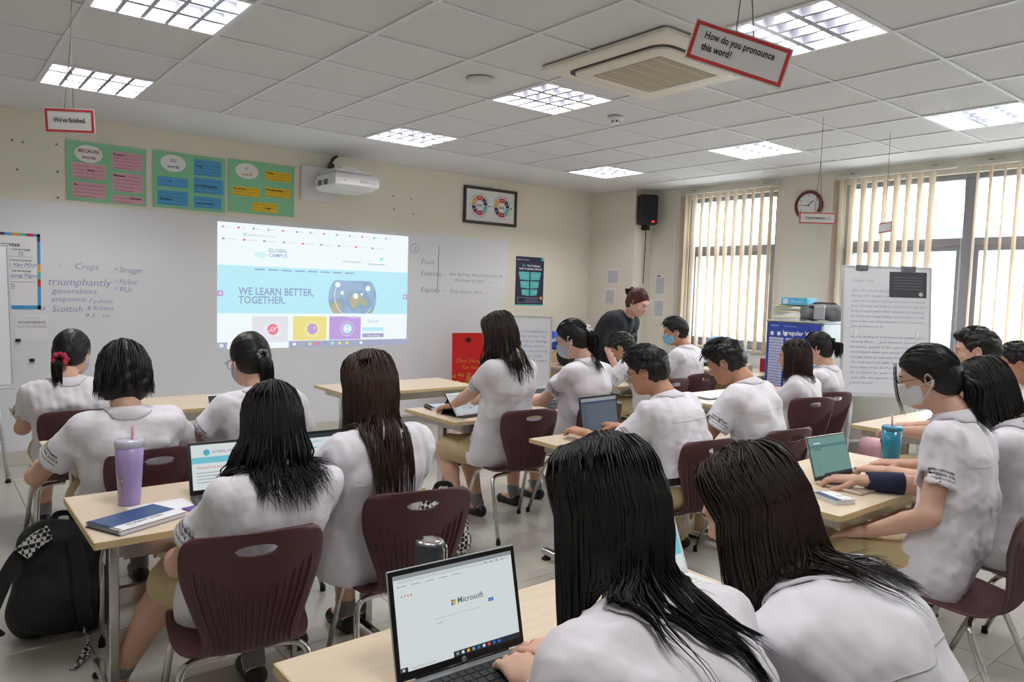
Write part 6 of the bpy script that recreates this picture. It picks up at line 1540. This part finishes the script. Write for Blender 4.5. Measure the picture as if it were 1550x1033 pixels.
L3 = ['', 'The  text', 'such,', 'that', '', 'the', '', 'so for', '', '', '']
easel('flip_chart', 'white flip chart cut off at the left edge of the photo', (-.47, .46, 0), .22, .72, 1.0, .72, .07, L3, .03)

# ------------------------------------------------------------------ cabinet with verb poster, things on top
cabm = mat('grey_steel_cabinet', (188, 190, 192), .45, metal=.2)
r = empty('steel_cabinet', (5.86, -2.13, 0)); tag(r, 'grey steel cabinet between the windows bearing the verb poster', 'cabinet')
ob('carcass', (G().box(0, .5, -.29, .29, 0, 1.285, .006), cabm), r); ob('cabinet_top', (G().box(-.015, .52, -.305, .305, 1.285, 1.3, .003), cabm), r)
for s_ in (-1, 1): d_ = ob('door', (G().box(-.012, .0, min(.004*s_, .286*s_), max(.004*s_, .286*s_), .04, 1.26, .003), cabm), r); ob('handle', (G().box(-.03, -.012, .02*s_-.006, .02*s_+.006, .3, .42, .003), chrome_m), d_)
bluep = mat('royal_blue_poster', (40, 70, 160), .45); pale = mat('pale_blue_cell', (206, 212, 236), .6)
def verbs(P, w, h):
    P.text('CAMBRIDGE', w*.06, h*.955, .012, paper_m, 2); P.text('Grammar and Vocabulary', w*.32, h*.955, .009, paper_m, 2); P.text('Irregular Verbs', w*.97, h*.855, .042, paper_m, 2, 'r', bold=.02, width=w*.66)
    for k in range(3): P.rect(w*(.07+.13*k), w*(.13+.13*k), h*.84, h*.885, paper_m, 1)
    for c in range(3):
        P2 = Print(); PCARDS.append(P2)
        for k in range(22): P2.rect(w*(.05+.315*c), w*(.32+.315*c), h*(.03+.036*k), h*(.058+.036*k), pale, 1); P2.line([(w*(.07+.315*c), h*(.044+.036*k)), (w*(.28+.315*c), h*(.044+.036*k))], .004, mat('verb_text', (110, 116, 180), .7), 2)
sheet('verb_poster', 'blue poster table headed Irregular Verbs on the cabinet doors', 'poster', -1.85, -2.405, .5, 1.275, bluep, verbs, plane='r', off=5.846)
for k in range(7):
    o = ob('paper_stack', (G().box(-.11, .11, -.15, .15, 0, .018, .002), [paper_m, mat('manila', (226, 218, 190), .8), paper_m][k % 3]), None, (6.06+random.uniform(-.01, .01), -1.99+random.uniform(-.012, .012), 1.3005+.0185*k), (0, 0, random.uniform(-.12, .12))); tag(o, ['lowest', 'second lowest', 'third', 'middle', 'fifth', 'second highest', 'highest'][k]+' wad of papers in the stack on the steel cabinet', 'papers', 'papers piled on the cabinet')
o = ob('folder', (G().box(-.12, .12, -.17, .17, 0, .008, .002), mat('yellow_green_folder', (214, 224, 150), .6)), None, (6.05, -2.0, 1.432), (0, 0, .15)); tag(o, 'pale yellow green folder on top of the papers', 'folder')
o = ob('clipboard', (G().box(-.12, .12, -.18, .2, 0, .006, .002), dkgrey_m), None, (6.06, -2.1, 1.4415), (0, 0, -.1)); tag(o, 'dark clipboard lying across the paper pile', 'clipboard')
r = empty('blue_carton', (6.03, -2.06, 1.449), .06); tag(r, 'flat light blue carton at the top of the cabinet pile', 'box')
ob('carton_body', (G().box(-.1, .1, -.13, .13, 0, .07, .003), mat('sky_carton', (86, 172, 208), .5)), r); P = Print(); P.rect(.02, .07, .012, .058, pale, 1); P.line([(.1, .02), (.115, .05), (.12, .03), (.14, .036), (.15, .026), (.17, .036), (.19, .026), (.22, .034)], .005, pale, 2); P.build('carton_print', r, (-.1, .13, 0), (0, -1, 0), (0, 0, 1), .001)
r = empty('cd_player', (6.02, -2.33, 1.3), 0); tag(r, 'grey and silver portable CD player on the cabinet beside the papers', 'stereo')
f = SDF((-.14, -.24, 0), (.14, .24, .2), .007)
for s_ in (-1, 1): f.ell((0, s_*.125, .085), (.095, .1, .08), k=.02)
f.cone((0, -.08, .085), (0, .08, .085), .072, .072, .03); f.plane((0, 0, .003), (0, 0, -1), .006); sdf_obj(f, 'stereo_body', mat('grey_stereo_plastic', (120, 120, 124), .5, bump=.3, bscale=500), r)
ob('control_panel', (G().box(-.1, -.07, -.055, .055, .02, .15, .008), silver_m), r)
for s_ in (-1, 1): ob('speaker_cone', (G().lathe([(.06, .0), (.058, .006), (.02, .002)], 24, (-.088, s_*.135, .085), M=MR), mat('grey_cone_mesh', (112, 112, 116), .8)), r)
ob('carry_handle', (G().tube([(0, -.14, .15), (0, -.1, .175), (0, .1, .175), (0, .14, .15)], .009, 8), dkgrey_m), r)
ob('power_cord', (G().tube([(-.06, .06, .02), (-.17, .05, -.02), (-.19, .03, -.2), (-.185, .02, -.35)], .004, 6), black_m), r)

# side desk under the narrow window with clutter
r = empty('side_desk', (6.17, -1.16, 0)); tag(r, 'pale side desk under the narrow window holding clutter', 'desk')
ob('desk_top', (G().box(-.33, .33, -.62, .75, .71, .735, .002), top_m), r); ob('desk_panel', (G().box(-.3, .3, -.6, -.58, .02, .71), woodc), r); ob('desk_panel', (G().box(-.3, .3, .7, .72, .02, .71), woodc), r); ob('modesty_panel', (G().box(.26, .28, -.58, .7, .25, .71), woodc), r)
DZ = .7355
def carton(x, y, rz, w, d, h, m, label, pm=None, name='tissue_box'):
    r = empty(name, (x, y, DZ), rz); tag(r, label, 'box'); ob('box_body', (G().box(-w/2, w/2, -d/2, d/2, 0, h, .003), m), r)
    if pm: P = Print(); P.rect(d*.3, d*.62, h*.2, h*.75, pm, 1); P.build('box_print', r, (-w/2, d/2, 0), (0, -1, 0), (0, 0, 1), .001)
carton(5.98, -1.50, .1, .1, .18, .085, mat('pink_floral_box', (226, 196, 204), .6, noise=.2, nscale=40), 'white and pink floral tissue box on the side desk', dblue)
carton(6.08, -1.34, -.2, .11, .2, .1, mat('pale_floral_box', (228, 214, 214), .6, noise=.2, nscale=30), 'second floral tissue box further back on the side desk', redb)
carton(6.28, -1.63, 0, .12, .16, .14, mat('dark_red_box', (150, 28, 40), .5), 'dark red box behind the tissue boxes', name='red_box')
carton(5.9, -1.36, 0, .06, .12, .03, paper_m, 'small white carton lying on the side desk', name='small_carton')
r = empty('plastic_bag', (6.12, -1.22, DZ), 0); tag(r, 'crumpled blue and white plastic bag on the side desk', 'plastic bag')
f = SDF((-.2, -.3, 0), (.2, .3, .36), .011); f.ell((0, .05, .16), (.13, .17, .14), k=.04); f.ell((0, .15, .24), (.08, .09, .09), k=.04); f.plane((0, 0, .004), (0, 0, -1), .01); f.warp(12, .012, 32., 8); sdf_obj(f, 'blue_film', mat('blue_film', (70, 160, 226), .35), r)
f = SDF((-.2, -.3, 0), (.2, .2, .32), .011); f.ell((-.03, -.1, .15), (.13, .14, .13), k=.04); f.plane((0, 0, .004), (0, 0, -1), .01); f.warp(13, .01, 34., 8); sdf_obj(f, 'white_film', mat('white_film', (214, 220, 234), .4), r)
r = empty('black_case', (6.1, -.75, DZ), .1); tag(r, 'flat black case with cables lying below the narrow window', 'case')
ob('case_body', (G().box(-.14, .14, -.2, .2, 0, .06, .015), black_m), r); ob('case_cable', (G().tube([(-.1, -.15, .06), (-.05, 0, .1), (.0, .12, .07), (.02, .18, .06)], .006, 6), black_m), r)
